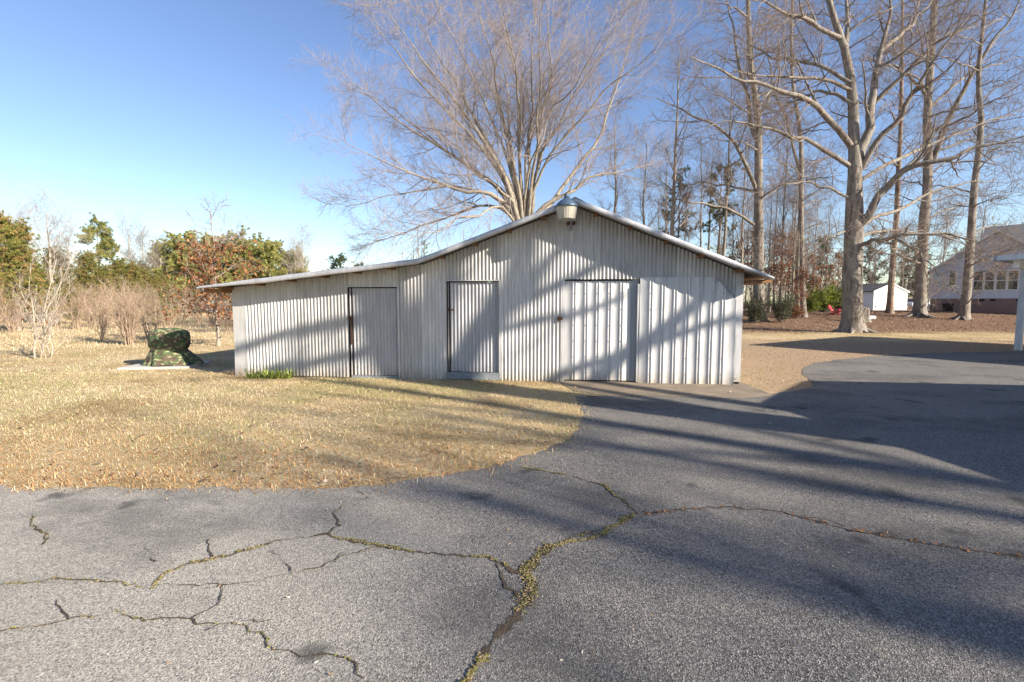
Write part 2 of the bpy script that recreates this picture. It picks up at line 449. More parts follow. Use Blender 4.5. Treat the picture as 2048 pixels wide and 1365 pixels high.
# cracks: soil-filled ribbons with moss growing out of them
def c7(*p): return [(x * 0.586, 740 + y * 0.586) for x, y in p]
CR = [  # pixels, width start, width end, moss amount
 ([(925, 1375), (965, 1310), (1000, 1262), (1040, 1215), (1062, 1180), (1045, 1142), (1085, 1108), (1130, 1090), (1190, 1080), (1217, 1068), (1240, 1048), (1277, 1029)], 0.075, 0.05, 1.0),
 ([(1277, 1029), (1320, 1028), (1380, 1023), (1450, 1017), (1530, 1022), (1600, 1036), (1680, 1060), (1780, 1076), (1900, 1096), (2060, 1120)], 0.030, 0.026, 0.12),
 ([(1600, 1036), (1650, 1040), (1690, 1056)], 0.010, 0.008, 0.0),
 ([(1277, 1029), (1245, 1003), (1205, 972), (1135, 951), (1045, 936)], 0.05, 0.03, 0.5),
 ([(1120, 1093), (1160, 1072), (1205, 1060)], 0.02, 0.015, 0.6),
 (c7((1780, 700), (1740, 688), (1660, 640), (1450, 630), (1300, 605), (1110, 570), (950, 590), (830, 630), (650, 665), (560, 700), (490, 760)), 0.045, 0.03, 0.8),
 (c7((1680, 655), (1695, 690), (1720, 740), (1770, 785)), 0.03, 0.02, 0.6),
 (c7((1120, 570), (1160, 540), (1150, 490), (1190, 455), (1250, 440), (1215, 418)), 0.014, 0.010, 0.15),
 (c7((-60, 740), (100, 730), (200, 720), (400, 725), (480, 750)), 0.012, 0.010, 0.8),
 (c7((-60, 900), (50, 892), (160, 885), (250, 860), (430, 835), (500, 870), (560, 850), (640, 845), (740, 875), (820, 885), (880, 910), (940, 960), (1040, 970), (1150, 985), (1200, 1020), (1250, 1070)), 0.011, 0.010, 0.6),
 (c7((500, 745), (660, 740), (840, 730), (1000, 706), (1150, 660), (1290, 615)), 0.012, 0.010, 0.3),
 (c7((730, 640), (712, 600), (690, 590)), 0.012, 0.008, 0.0),
 (c7((1015, 708), (980, 670), (935, 630)), 0.014, 0.008, 0.0),
 (c7((525, 665), (518, 640), (495, 612)), 0.014, 0.008, 0.0),
 (c7((1150, 660), (1165, 628)), 0.012, 0.008, 0.0),
 (c7((740, 750), (745, 780), (720, 812), (660, 845)), 0.010, 0.008, 0.0),
 (c7((180, 800), (200, 840), (250, 860)), 0.014, 0.01, 0.3),
 (c7((120, 500), (115, 540), (150, 560), (140, 600)), 0.016, 0.014, 0.6),
 (c7((700, 890), (740, 878), (870, 858), (905, 862)), 0.012, 0.008, 0.1),
 ([(1210, 930), (1212, 950), (1200, 962)], 0.010, 0.006, 0.0),
 ([(1160, 806), (1185, 812), (1212, 806), (1195, 798)], 0.02, 0.012, 0.0),
 ([(1280, 822), (1420, 818), (1560, 826), (1700, 842), (1860, 858), (2060, 872)], 0.012, 0.012, 0.0),
]
sv, sf, mv, mf, mc = [], [], [], [], []
rc = np.random.default_rng(3)
ico = [(0, 0, 1)] + [(math.cos(a) * 0.95, math.sin(a) * 0.95, 0.35) for a in np.arange(6) * math.pi / 3] 
icf = [(0, 1 + k, 1 + (k + 1) % 6) for k in range(6)]
for ci, (px, w0, w1, ms) in enumerate(CR):
    P = wiggle([ground(*p) for p in px], 0.012, 0.022, len(px), 0.035)
    n = len(P); w = np.linspace(w0, w1, n) * np.clip(2.6 * fbm(P[:, 0] * 9, P[:, 1] * 9, 3) - 0.65, 0.15, 1.6) * 0.45
    t = np.gradient(P, axis=0); t /= np.linalg.norm(t, axis=1, keepdims=True) + 1e-9
    nn = np.stack([-t[:, 1], t[:, 0]], -1)
    b0 = len(sv)
    for k in range(n):
        for s in (-1, 1):
            q = P[k] + nn[k] * s * w[k] * (0.7 + 0.6 * rc.random()); sv.append((q[0], q[1], 0.0088 + 0.0004 * ci))
    sf += [(b0 + 2 * k, b0 + 2 * k + 2, b0 + 2 * k + 3, b0 + 2 * k + 1) for k in range(n - 1)]
    cnt = int(n * 0.012 * 6500 * (w0 + w1) * ms)
    for _ in range(cnt):
        k = rc.integers(n)
        if fbm(np.array([P[k, 0] * 5]), np.array([P[k, 1] * 5]), 2)[0] < 0.66 - 0.32 * ms: continue
        q = P[k] + nn[k] * rc.normal() * w[k] * 0.8 + rc.normal(size=2) * 0.004
        r = rc.uniform(0.0025, 0.008); h = r * rc.uniform(0.5, 1.3)
        m0 = len(mv); c0 = np.array([0.12, 0.12, 0.035]) * rc.uniform(0.4, 1.7) + np.array([0.10, 0.06, 0.02]) * rc.random() ** 2
        if rc.random() < 0.38: c0 = np.array([0.30, 0.22, 0.13]) * rc.uniform(0.5, 1.2)
        for v in ico: mv.append((q[0] + v[0] * r, q[1] + v[1] * r, 0.012 + v[2] * h)); mc.append(c0)
        mf += [tuple(m0 + i for i in f) for f in icf]
link("crack_soil", mesh_np("crack_soil", sv, np.array(sf)), M['soil'], parent=drive, kind="stuff")
link("crack_moss", mesh_np("crack_moss", mv, np.array(mf), np.array(mc)), M['moss'], parent=drive, kind="stuff")

# ------------------------------------------------------------------ the sheet-metal barn
BL, BR_ = ground(473, 752), ground(1478, 770)
U = (BR_ - BL)[:2]; W = float(np.linalg.norm(U)); U = U / W
NRM = np.array([U[1], -U[0]])                         # outward, towards the camera
BANG = math.atan2(U[1], U[0])
DEPTH = 9.0
def wp(px, py, off=0.0):
    d = ray(px, py); o = np.array([0, 0, EYE])
    p0 = BL[:2] + NRM * off
    t = np.dot(p0 - o[:2], NRM) / np.dot(d[:2], NRM)
    q = o + d * t
    return float(np.dot(q[:2] - BL[:2], U)), float(q[2])
def wall_world(px, py):
    s, z = wp(px, py); return np.array([BL[0] + U[0] * s, BL[1] + U[1] * s, z])
barn = thing("metal_barn", "low grey corrugated metal barn with a lean-to side, facing the asphalt drive", "barn", (BL[0], BL[1], 0), BANG)
OH = 0.50
RP = [wp(395, 575, OH), wp(835, 521, OH), wp(1150, 399, OH), wp(1548, 556, OH)]
RS, RZ = [p[0] for p in RP], [p[1] for p in RP]
zr = lambda s: np.interp(s, RS, RZ)
PIT, AMP = 0.078, 0.0150
def sheet(name, s0, s1, zb, zt, y0=0.0, mt='wall', prof='corr', parent=barn, jit=True, rows=1, warp=None, pitch=PIT):
    """vertical profiled metal sheet in barn coordinates"""
    if prof == 'corr':
        n = max(2, int((s1 - s0) / pitch * 8)); s = np.linspace(s0, s1, n + 1); y = AMP * np.sin(2 * np.pi * s / pitch)
    elif prof == 'flat':
        s = np.linspace(s0, s1, 6); y = np.zeros(6)
    else:                                             # list of rib centres: pairs of narrow standing ribs
        ss, yy = [s0], [0.0]
        for c0 in prof:
            for o in (-0.028, 0.028):
                for ds, h in ((-0.019, 0), (-0.010, -0.015), (0.010, -0.015), (0.019, 0)):
                    ss.append(c0 + o + ds); yy.append(h)
        ss.append(s1); yy.append(0.0); s, y = np.array(ss), np.array(yy)
    n = len(s); b = zb(s) if callable(zb) else np.full(n, zb); t = zt(s) if callable(zt) else np.full(n, zt)
    if jit: b = b + 0.012 * (vnoise(s * 9 + 3, s * 0 + 1.5) - 0.5)
    V = []
    for r in range(rows + 1):
        f = r / rows; z = b + (t - b) * f
        yo = y0 + y + (warp(s, z) if warp else 0.004 * (vnoise(s * 1.7 + 40, z * 1.3) - 0.5))
        V.append(np.stack([s, yo, z], -1))
    V = np.concatenate(V)
    i = (np.arange(rows)[:, None] * n + np.arange(n - 1)).ravel()
    return link(name, mesh_np(name, V, np.stack([i, i + 1, i + n + 1, i + n], -1)), M[mt], parent)
top = lambda s: zr(s) - 0.035
sD1a, sD1b, zD1 = wp(698, 660)[0], wp(797, 660)[0], wp(745, 574)[1]
sD2a, sD2b, zD2 = wp(894, 650)[0], wp(999, 650)[0], wp(945, 562)[1]
sGa, sGb, zG = wp(1127, 660)[0], wp(1278, 660)[0], wp(1200, 559)[1]
sP1 = wp(1466, 680)[0]
def run(s0, s1, zb, w=0.68):
    n = max(1, round((s1 - s0) / w))
    for k in range(n):
        a, c = s0 + (s1 - s0) * k / n, s0 + (s1 - s0) * (k + 1) / n
        sheet("wall_sheet", a - (0.02 if k else 0), c, zb, top, y0=-0.005 * (k % 2), rows=4, mt=('wall', 'wall2', 'wall', 'wall3', 'wall2')[(k * 7 + int(s0 * 3)) % 5])
run(0.28, sD1a, 0.02); run(sD1a, sD1b, zD1); run(sD1b, sD2a, 0.0); run(sD2a, sD2b, zD2); run(sD2b, sGa, 0.0)
run(sGa, sP1 - 0.35, zG); run(sP1 - 0.35, W - 0.13, 0.03, 0.5)
# corner flashings
sheet("corner_flashing", -0.005, 0.29, 0.0, top, y0=-0.02, prof='flat', mt='wall', rows=8, warp=lambda s, z: 0.012 * (vnoise(s * 6, z * 4) - 0.5) - 0.03 * np.exp(-((z - 0.1) / 0.12) ** 2) * (s < 0.15))
sheet("corner_flashing", W - 0.14, W + 0.01, 0.06, top, y0=-0.025, prof='flat', mt='ribbed', rows=6)
# door one (beside the lean-to), door two with its sill board
DY = 0.06
door1 = sheet("door", sD1a + 0.012, sD1b - 0.01, 0.06, zD1 - 0.028, y0=DY, mt='door', rows=6)
door2 = sheet("door", sD2a + 0.016, sD2b - 0.01, 0.17, zD2 - 0.028, y0=DY, mt='door', rows=6)
for a, c, z in ((sD1a, sD1b, zD1), (sD2a, sD2b, zD2)):
    MB().box((a - 0.01, 0.06, 0.02), (a + 0.06, 0.13, z)).build("door_jamb", M['darkwood'], barn)
    MB().box((c - 0.03, 0.06, 0.02), (c + 0.05, 0.13, z)).build("door_jamb", M['darkwood'], barn)
    MB().box((a - 0.04, -0.016, z - 0.006), (c + 0.03, 0.03, z + 0.016)).build("header_trim", M['wall'], barn)
    MB().box((c - 0.012, -0.014, 0.03), (c + 0.03, 0.02, z - 0.014)).build("edge_trim", M['wall'], barn)
MB().box((sD2a - 0.02, -0.03, 0.015), (sD2b + 0.01, 0.03, 0.165)).build("sill_board", M['board'], barn)
MB().box((sD1a + 0.03, 0.0, 0.0), (sD1b - 0.01, 0.05, 0.055)).build("sill_board", M['board'], barn)
MB().box((sD2b - 0.22, -0.05, -0.02), (sD2b - 0.02, 0.02, 0.012)).build("foundation_block", M['concrete'], barn)
# big ribbed door and fixed ribbed panel
ribs = [wp(x, 660)[0] for x in (1148, 1172, 1195, 1219, 1243)]
gdoor = sheet("garage_door", sGa + 0.02, wp(1264, 660)[0], 0.035, zG - 0.03, y0=DY + 0.01, mt='ribbed', prof=ribs, rows=8, warp=lambda s, z: 0.010 * (vnoise(s * 2.2 + 3, z * 1.7) - 0.5))
sheet("door_edge_strip", wp(1262, 660)[0], wp(1277, 660)[0], 0.03, zG, y0=DY - 0.015, mt='galv', prof='flat', parent=gdoor)
MB().box((sGa - 0.03, -0.018, 0.0), (sGa + 0.018, 0.05, zG)).build("edge_trim", M['ribbed'], barn)
MB().box((sGb - 0.045, -0.03, 0.02), (sGb + 0.0, 0.04, zG - 0.1)).build("door_post", M['ribbed'], barn)
ptop, pc0, pc1, pz1 = wp(1350, 555)[1], wp(1432, 555)[0], wp(1468, 600)[0], wp(1468, 602)[1]
ribs2 = [wp(x, 660)[0] for x in (1300, 1324, 1348, 1372, 1397, 1421, 1444)]
sheet("fixed_wall_panel", sGb + 0.002, sP1, 0.0, lambda s: np.interp(s, [0, pc0, pc1, 99], [ptop, ptop, pz1, pz1]), y0=-0.04, mt='ribbed', prof=ribs2, rows=14,
      warp=lambda s, z: 0.012 * (vnoise(s * 2.0 + 9, z * 1.9) - 0.5) - 0.085 * smooth(sP1 - 0.10, sP1, s) * (0.3 + vnoise(z * 4.2, z * 0 + 2.5)))
sheet("bent_corner_sheet", sP1 + 0.015, W - 0.10, 0.17, pz1 - 0.02, y0=-0.032, mt='ribbed', prof='flat', rows=16,
      warp=lambda s, z: -0.028 * (vnoise(s * 8, z * 5) - 0.35))
me = MB().add([(sP1 - 0.03, -0.06, 0.13), (sP1 + 0.14, -0.045, 0.135), (sP1 + 0.02, -0.10, 0.30)], [(0, 1, 2)]).build("torn_flap", M['ribbed'], barn)
# latches
def latch(s, z, w, par):
    MB().bar((s - 0.02, -0.03, z), (s + w, -0.03, z), 0.022, 0.03).bar((s, -0.045, z - 0.03), (s, -0.045, z + 0.035), 0.03, 0.02).build("latch", M['rust'], par)
latch(*wp(897, 620), 0.12, door2)
s, z = wp(1119, 637); MB().box((s - 0.05, -0.055, z - 0.025), (s + 0.07, -0.012, z + 0.02)).box((s - 0.02, -0.07, z - 0.05), (s + 0.03, -0.03, z + 0.045)).build("latch", M['rust'], gdoor)
s, z = wp(700, 635); MB().box((s - 0.03, -0.04, z - 0.04), (s + 0.03, -0.005, z + 0.03)).bar((s + 0.02, 0.02, z), (s + 0.02, 0.02, z - 0.6), 0.03, 0.01).build("latch", M['rust'], door1)
# screw heads
nb = MB()
for z in (0.25, 0.85, 1.4, 1.75, 2.35, 2.9):
    for k in range(int(W / (PIT * 3))):
        s = (k * 3 + 0.75) * PIT
        if not 0.3 < s < W - 0.2 or z > zr(s) - 0.2: continue
        if sGa < s and z < zG + 0.1: continue
        if any(a - 0.03 < s < c + 0.03 and z < zz + 0.05 for a, c, zz in ((sD1a, sD1b, zD1), (sD2a, sD2b, zD2))):
            y = DY - 0.012
            if s < sD1a + 0.08 or (sD2a - 0.05 < s < sD2a + 0.08): continue
        else: y = -0.013
        nb.box((s - 0.008, y - 0.006, z - 0.008), (s + 0.008, y + 0.004, z + 0.008))
for c0 in ribs + ribs2:
    for z in np.arange(0.2, 1.95, 0.33):
        nb.box((c0 - 0.007, (DY - 0.02 if c0 < sGb else -0.062), z - 0.007), (c0 + 0.007, (DY if c0 < sGb else -0.04), z + 0.007))
nb.build("screw_heads", M['galv'], barn, kind="stuff")
# remaining walls
for x0, nm in ((0.0, "side_wall"), (W - 0.02, "side_wall")):
    n = int(DEPTH / PIT * 4); yy = np.linspace(0.02, DEPTH, n); xx = x0 + 0.01 + AMP * np.sin(2 * np.pi * yy / PIT)
    V = np.concatenate([np.stack([xx, yy, np.zeros(n)], -1), np.stack([xx, yy, np.full(n, zr(x0) - 0.06)], -1)]); i = np.arange(n - 1)
    link(nm, mesh_np(nm, V, np.stack([i, i + 1, i + n + 1, i + n], -1)), M['wall'], barn)
sheet("back_wall", 0.02, W - 0.02, 0.0, top, y0=DEPTH)
# roof: overlapping corrugated sheets on each slope, rake trims, ridge cap, purlins, fascia
for (sa, za), (sb, zb_) in zip(RP[:-1], RP[1:]):
    n = 14; w = (DEPTH + 0.3 + OH) / n
    L = math.hypot(sb - sa, zb_ - za); nx, nz = -(zb_ - za) / L, (sb - sa) / L
    for k in range(n):
        y = np.linspace(-OH + 0.01 + k * w, -OH + 0.01 + (k + 1) * w + 0.03, 66)
        h = 0.012 + AMP * np.sin(2 * np.pi * y / PIT) + (0.003 if k % 2 else 0)
        V = np.concatenate([np.stack([sa + nx * h, y, za + nz * h], -1), np.stack([sb + nx * h, y, zb_ + nz * h], -1)]); i = np.arange(65)
        link("roof_sheet", mesh_np("roof_sheet", V, np.stack([i, i + 66, i + 67, i + 1], -1)), M['roof'], barn)
    # rake trim: rounded metal edge with little dents
    m_ = 60; f = np.linspace(0, 1, m_); V = []
    pr = [(0.10, 0.030), (0.0, 0.030), (-0.022, 0.020), (-0.032, -0.004), (-0.028, -0.045), (-0.020, -0.075), (0.0, -0.080)]
    for a in f:
        s0, z0 = sa + (sb - sa) * a, za + (zb_ - za) * a
        dn = 0.008 * (fbm(np.array([s0 * 2.3]), np.array([za * 3]), 3)[0] - 0.5) * 2
        tp = 1.0 - (0.55 * smooth(0.75, 1.0, a) if sb > 10 else 0) - (0.6 * (1 - smooth(0.0, 0.3, a)) if sa < 0 else 0)
        V += [(s0, -OH + py_ + dn, z0 + pz_ * tp + dn) for py_, pz_ in pr]
    q = len(pr); F = [(i * q + k, (i + 1) * q + k, (i + 1) * q + k + 1, i * q + k + 1) for i in range(m_ - 1) for k in range(q - 1)]
    link("rake_trim", mesh_np("rake_trim", V, np.array(F), smooth_shade=True), M['roof'], barn)
    for k in range(int(L / 0.75)):
        a = (k + 0.6) * 0.75 / L
        s0, z0 = sa + (sb - sa) * a, za + (zb_ - za) * a - 0.055
        MB().box((s0 - 0.03 - 0.015 * (k % 2), -OH + 0.10 + 0.06 * ((k * 7) % 5) / 5, z0 - 0.03), (s0 + 0.03, 0.35, z0 + 0.03)).build("purlin", M['wood'], barn)
MB().prism([(RS[2] - 0.16, RZ[2] - 0.03), (RS[2], RZ[2] + 0.045), (RS[2] + 0.16, RZ[2] - 0.03), (RS[2] + 0.155, RZ[2] - 0.04), (RS[2], RZ[2] + 0.034), (RS[2] - 0.155, RZ[2] - 0.04)], -OH - 0.02, DEPTH + 0.3).build("ridge_cap", M['roof'], barn)
MB().box((W + 0.03, -0.38, zr(W + 0.3) - 0.12), (W + 0.40, DEPTH, zr(W + 0.40) - 0.03)).build("eave_board", M['wood'], barn)
MB().box((-0.45, -0.30, zr(-0.3) - 0.12), (-0.02, DEPTH, zr(-0.45) - 0.03)).build("eave_board", M['wood'], barn)

# yard light on the gable
ls, lz = wp(1133, 440, 0.62)
lamp = thing("yard_light", "barn yard light with blue-grey hood and ribbed lens under the gable peak", "lamp",
             (BL[0] + U[0] * ls + NRM[0] * 0.62, BL[1] + U[1] * ls + NRM[1] * 0.62, lz), BANG)
pxm = 0.0098
MB().lathe([(0.155, 0.0), (0.172, 0.01), (0.19, 0.13), (0.205, 0.245)], 48, flute=-0.02).build("lens", M['lens'], lamp)
MB().lathe([(0.228, 0.235), (0.232, 0.25), (0.20, 0.285), (0.13, 0.355), (0.085, 0.385), (0.07, 0.40)], 32).build("hood", M['hood'], lamp, sm=True)
MB().lathe([(0.05, 0.395), (0.052, 0.46), (0.045, 0.475)], 20).build("photocell", M['hood'], lamp, sm=True)
MB().bar((0.02, 0.12, 0.30), (0.02, 0.60, 0.24), 0.035, 0.035).build("arm", M['galv'], lamp)
br_ = thing("wall_bracket", "small dark iron bracket with two knobs below the yard light", "bracket", (BL[0] + U[0] * ls, BL[1] + U[1] * ls, 0), BANG)
s1, z1 = wp(1142, 448, 0.06); s1 -= ls
MB().lathe([(0.016, -0.14), (0.03, -0.10), (0.018, -0.06), (0.022, 0.16)], 10, (s1, -0.06, z1)).build("stem", M['galv'], br_)
for d in (-0.055, 0.06):
    MB().lathe([(0.012, -0.035), (0.032, -0.02), (0.034, 0.02), (0.012, 0.035)], 10, (s1 + d, -0.06, z1 + 0.01)).build("knob", M['rust'], br_)
MB().box((s1 - 0.075, -0.052, z1 - 0.012), (s1 + 0.08, -0.01, z1 + 0.006)).build("cross_arm", M['rust'], br_)

# ------------------------------------------------------------------ carport at the right edge
CA, CB = np.array([0.54, -0.84]), np.array([0.84, 0.54])
c0 = at(1996, 520, 15.0)
carport = thing("carport", "white carport corner with a square post at the edge of the drive", "carport", (c0[0], c0[1], 0), math.atan2(CB[1], CB[0]))
ch = float(c0[2])
# local x runs along the far edge, local y points away from the roof (roof lies at negative y)
MB().box((0.0, -9.0, ch), (9.0, 0.0, ch + 0.05)).build("roof_deck", M['offwhite'], carport)
MB().box((-0.10, -9.0, ch - 0.03), (-0.005, 0.08, ch + 0.13)).build("gutter", M['offwhite'], carport)
MB().box((-0.10, 0.005, ch - 0.03), (9.0, 0.09, ch + 0.13)).build("gutter", M['offwhite'], carport)
MB().box((0.3, -0.42, ch - 0.26), (9.0, -0.28, ch - 0.003)).build("beam", M['white'], carport)
pw = ground(2036, 701); dl = pw[:2] - c0[:2]
plx, ply = float(np.dot(dl, CB)), float(np.dot(dl, np.array([-CB[1], CB[0]])))
MB().box((plx - 0.09, ply - 0.09, 0.0), (plx + 0.09, ply + 0.09, ch - 0.005)).build("post", M['offwhite'], carport)
MB().box((8.7, -8.8, 0.0), (8.85, -8.65, ch - 0.005)).build("post", M['offwhite'], carport)
MB().box((8.7, -0.4, 0.0), (8.85, -0.25, ch - 0.265)).build("post", M['offwhite'], carport)
MB().box((0.4, -8.8, 0.0), (0.55, -8.65, ch - 0.005)).build("post", M['offwhite'], carport)

# gabled house beside the drive; only its shadow reaches into the view
e0 = np.array([9.46, 4.25])
hd = np.array([0.13, -0.99])
nh = thing("gabled_house", "low gabled house whose shadow falls across the asphalt drive", "house", (e0[0], e0[1], 0), math.atan2(hd[1], hd[0]))
# local x goes along the eave away from the gable end, local y to the house's inside
MB().box((0.5, 0.5, 0), (5.2, 9.0, 2.85)).build("wall", M['brick'], nh)
rf = MB().add([(0, 0, 2.95), (5.6, 0, 2.95), (5.6, 4.6, 4.3), (0, 4.6, 4.3), (0, 9.4, 2.95), (5.6, 9.4, 2.95), (0, 0, 2.83), (5.6, 0, 2.83), (5.6, 9.4, 2.83), (0, 9.4, 2.83)],
              [(0, 1, 2, 3), (3, 2, 5, 4), (6, 9, 8, 7), (0, 6, 7, 1), (4, 5, 8, 9), (0, 3, 4, 9, 6), (1, 7, 8, 5, 2)]).build("roof", M['shingle'], nh)
for k in range(2):
    MB().box((1.1 + 2.2 * k, 0.47, 1.0), (2.1 + 2.2 * k, 0.495, 2.3)).build("window", M['glass'], nh)

# ------------------------------------------------------------------ far house with lap siding
def lap_wall(poly_top, x0, x1, z0, step=0.115, y=0.0):
    """lap siding boards as one sawtooth wall, cut by the roof line poly_top(x)"""
    V, F = [], []
    xs = np.linspace(x0, x1, 41)
    zmax = max(poly_top(x) for x in xs); z = z0
    while z < zmax:
        for xa, xb in zip(xs[:-1], xs[1:]):
            ta, tb = poly_top(xa), poly_top(xb)
            if min(ta, tb) <= z: continue
            za, zb = min(z + step, ta), min(z + step, tb)
            n = len(V); V += [(xa, y - 0.022, z), (xb, y - 0.022, z), (xb, y, zb), (xa, y, za), (xa, y, z), (xb, y, z)]
            F += [(n, n + 1, n + 2, n + 3), (n + 4, n + 5, n + 1, n)]
        z += step
    me = bpy.data.meshes.new("siding"); me.from_pydata(V, [], F); me.update(); return me
hx = np.array([0.6, -0.8])
hp = stand(1860, 46.0); hz = float(terrain(hp[0], hp[1]))
house = thing("far_house", "blue-grey lap-sided house on a brick base behind the oak trees", "house", (hp[0], hp[1], hz), math.atan2(hx[1], hx[0]))
BZ, EZ, PZ = 1.25, 4.0, 7.2
gt = lambda x: EZ + (PZ - EZ) * (1 - abs(x - 4.3) / 4.3)
MB().box((0, 0, -0.6), (8.6, 8, BZ)).build("brick_base", M['brick'], house)
link("siding", lap_wall(gt, 0, 8.6, BZ), M['siding'], house)
MB().prism([(0.01, BZ), (8.59, BZ), (8.59, EZ), (4.3, PZ - 0.02), (0.01, EZ)], 0.03, 8.0).build("wall", M['siding'], house)
MB().box((-0.06, -0.05, BZ - 0.02), (0.07, 0.08, EZ)).build("corner_board", M['white'], house)
MB().bar((-0.12, -0.08, EZ - 0.05), (-0.12, -0.08, -0.2), 0.08).build("downspout", M['white'], house)
for sg in (-1, 1):
    xe = 4.3 + sg * 4.75; ze = EZ - (PZ - EZ) * 0.45 / 4.3
    MB().prism([(4.3, PZ + 0.06), (xe, ze + 0.06), (xe, ze - 0.06), (4.3, PZ - 0.06)], -0.4, 8.2).build("roof", M['shingle'], house)
    MB().prism([(4.3, PZ + 0.045), (xe, ze + 0.045), (xe, ze - 0.13), (4.3, PZ - 0.13)], -0.44, -0.405).build("rake_board", M['white'], house)
# main body behind, ridge parallel to the front
MB().box((8.61, 1.5, -0.6), (20, 9.5, BZ)).build("brick_base", M['brick'], house)
MB().box((8.61, 1.53, BZ), (20, 9.5, EZ)).build("wall", M['siding'], house)
MB().add([(2.5, 1.0, EZ), (21, 1.0, EZ), (21, 5.8, PZ + 1.0), (2.5, 5.8, PZ + 1.0), (21, 10.2, EZ), (2.5, 10.2, EZ)],
         [(0, 1, 2, 3), (3, 2, 4, 5), (0, 3, 5), (1, 4, 2), (0, 5, 4, 1)]).build("roof", M['shingle'], house)
def house_window(x0, x1, z0, z1):
    f = MB().box((x0, -0.06, z0), (x0 + 0.07, -0.024, z1)).box((x1 - 0.07, -0.06, z0), (x1, -0.024, z1)).box((x0 + 0.07, -0.06, z1 - 0.07), (x1 - 0.07, -0.024, z1)) \
        .box((x0 + 0.07, -0.06, z0), (x1 - 0.07, -0.024, z0 + 0.07)).box((x0 + 0.07, -0.055, (z0 + z1) / 2 - 0.03), (x1 - 0.07, -0.026, (z0 + z1) / 2 + 0.03)).build("window", M['white'], house)
    for a, c in ((z0 + 0.07, (z0 + z1) / 2 - 0.03), ((z0 + z1) / 2 + 0.03, z1 - 0.07)):
        MB().box((x0 + 0.07, -0.036, a), (x1 - 0.07, -0.024, c)).build("pane", M['glass'], f)
house_window(1.2, 1.8, 2.35, 3.85)
for k in range(4): house_window(2.9 + 0.73 * k, 2.9 + 0.73 * k + 0.71, 1.95, 3.7)
for x in (3.4, 4.1, 5.7): MB().box((x, -0.012, BZ - 0.24), (x + 0.35, 0.02, BZ - 0.04)).build("foundation_vent", M['char'], house)
MB().box((0.9, -0.012, 0.1), (1.7, 0.02, 0.8)).build("crawl_door", M['char'], house)

# ------------------------------------------------------------------ white storage shed
sp_ = stand(1747, 57.0)
gdir = np.array([0.95, 0.31])                       # along the sunlit gable end
shed = thing("storage_shed", "white storage shed with a dark shingle roof beyond the oaks", "shed", (sp_[0], sp_[1], float(terrain(*sp_[:2]))), math.atan2(gdir[1], gdir[0]))
GW, SE, SPK, SD = 5.7, 2.2, 3.15, 4.2
MB().prism([(0, -0.3), (GW, -0.3), (GW, SE), (GW / 2, SPK), (0, SE)], 0, SD).build("wall", M['white'], shed)
for sg in (-1, 1):
    xe = GW / 2 + sg * (GW / 2 + 0.2); ze = SE - 0.06
    MB().prism([(GW / 2, SPK + 0.09), (xe, ze + 0.09), (xe, ze + 0.005), (GW / 2, SPK + 0.005)], -0.06, SD + 0.15).build("roof", M['darkshingle'], shed)
    MB().prism([(GW / 2, SPK + 0.10), (xe, ze + 0.10), (xe, ze - 0.06), (GW / 2, SPK - 0.06)], -0.11, -0.065).build("rake_board", M['white'], shed)
MB().box((1.4, -0.04, -0.2), (2.25, -0.003, 1.9)).build("door", M['white'], shed)
MB().box((0.25, -0.10, 0.3), (0.4, -0.003, 0.55)).build("electrical_box", M['galv'], shed)

# ------------------------------------------------------------------ parked car far behind the shed
cp = stand(1832, 70.0)
car = thing("parked_car", "white car parked beyond the shed, partly behind an oak trunk", "car", (cp[0], cp[1], float(terrain(*cp[:2]))), math.radians(20))
MB().prism([(-2.2, 0.35), (2.2, 0.35), (2.25, 0.8), (1.3, 0.95), (-1.9, 1.0), (-2.25, 0.8)], -0.85, 0.85).build("body", M['carpaint'], car)
MB().prism([(-1.85, 1.0), (1.25, 0.95), (0.55, 1.42), (-1.35, 1.45)], -0.72, 0.72).build("cabin", M['glass'], car)
MB().box((-1.3, -0.7, 1.45), (0.5, 0.7, 1.49)).build("roof", M['carpaint'], car)
for x in (-1.4, 1.4):
    for y in (-0.86, 0.70):
        w = MB()
        V = [(x + 0.33 * math.cos(a), yy, 0.33 + 0.33 * math.sin(a)) for yy in (y, y + 0.16) for a in np.arange(14) * 2 * math.pi / 14]
        w.add(V, [tuple(range(14)), tuple(range(27, 13, -1))] + [(k, (k + 1) % 14, 14 + (k + 1) % 14, 14 + k) for k in range(14)]).build("wheel", M['rubber'], car)

# ------------------------------------------------------------------ red garden chair, fire pit, stump, block
q = stand(1675, 40.0)
chair = thing("garden_chair", "faded red slatted garden chair on the leaf litter beside the big oak", "chair", q, math.radians(35))
for k in range(5):
    x = -0.26 + 0.13 * k; h = 0.86 - 0.05 * abs(k - 2) ** 1.6
    MB().add([(x - 0.055, 0.30, 0.34), (x + 0.055, 0.30, 0.34), (x + 0.06, 0.58, h), (x - 0.06, 0.58, h), (x - 0.055, 0.33, 0.34), (x + 0.055, 0.33, 0.34), (x + 0.06, 0.61, h), (x - 0.06, 0.61, h)],
             [(0, 1, 2, 3), (7, 6, 5, 4), (0, 4, 5, 1), (1, 5, 6, 2), (2, 6, 7, 3), (3, 7, 4, 0)]).build("back_slat", M['red'], chair)
for k in range(5):
    y = -0.28 + 0.13 * k; z = 0.40 - 0.016 * k
    MB().box((-0.27, y, z - 0.02), (0.27, y + 0.11, z)).build("seat_slat", M['red'], chair)
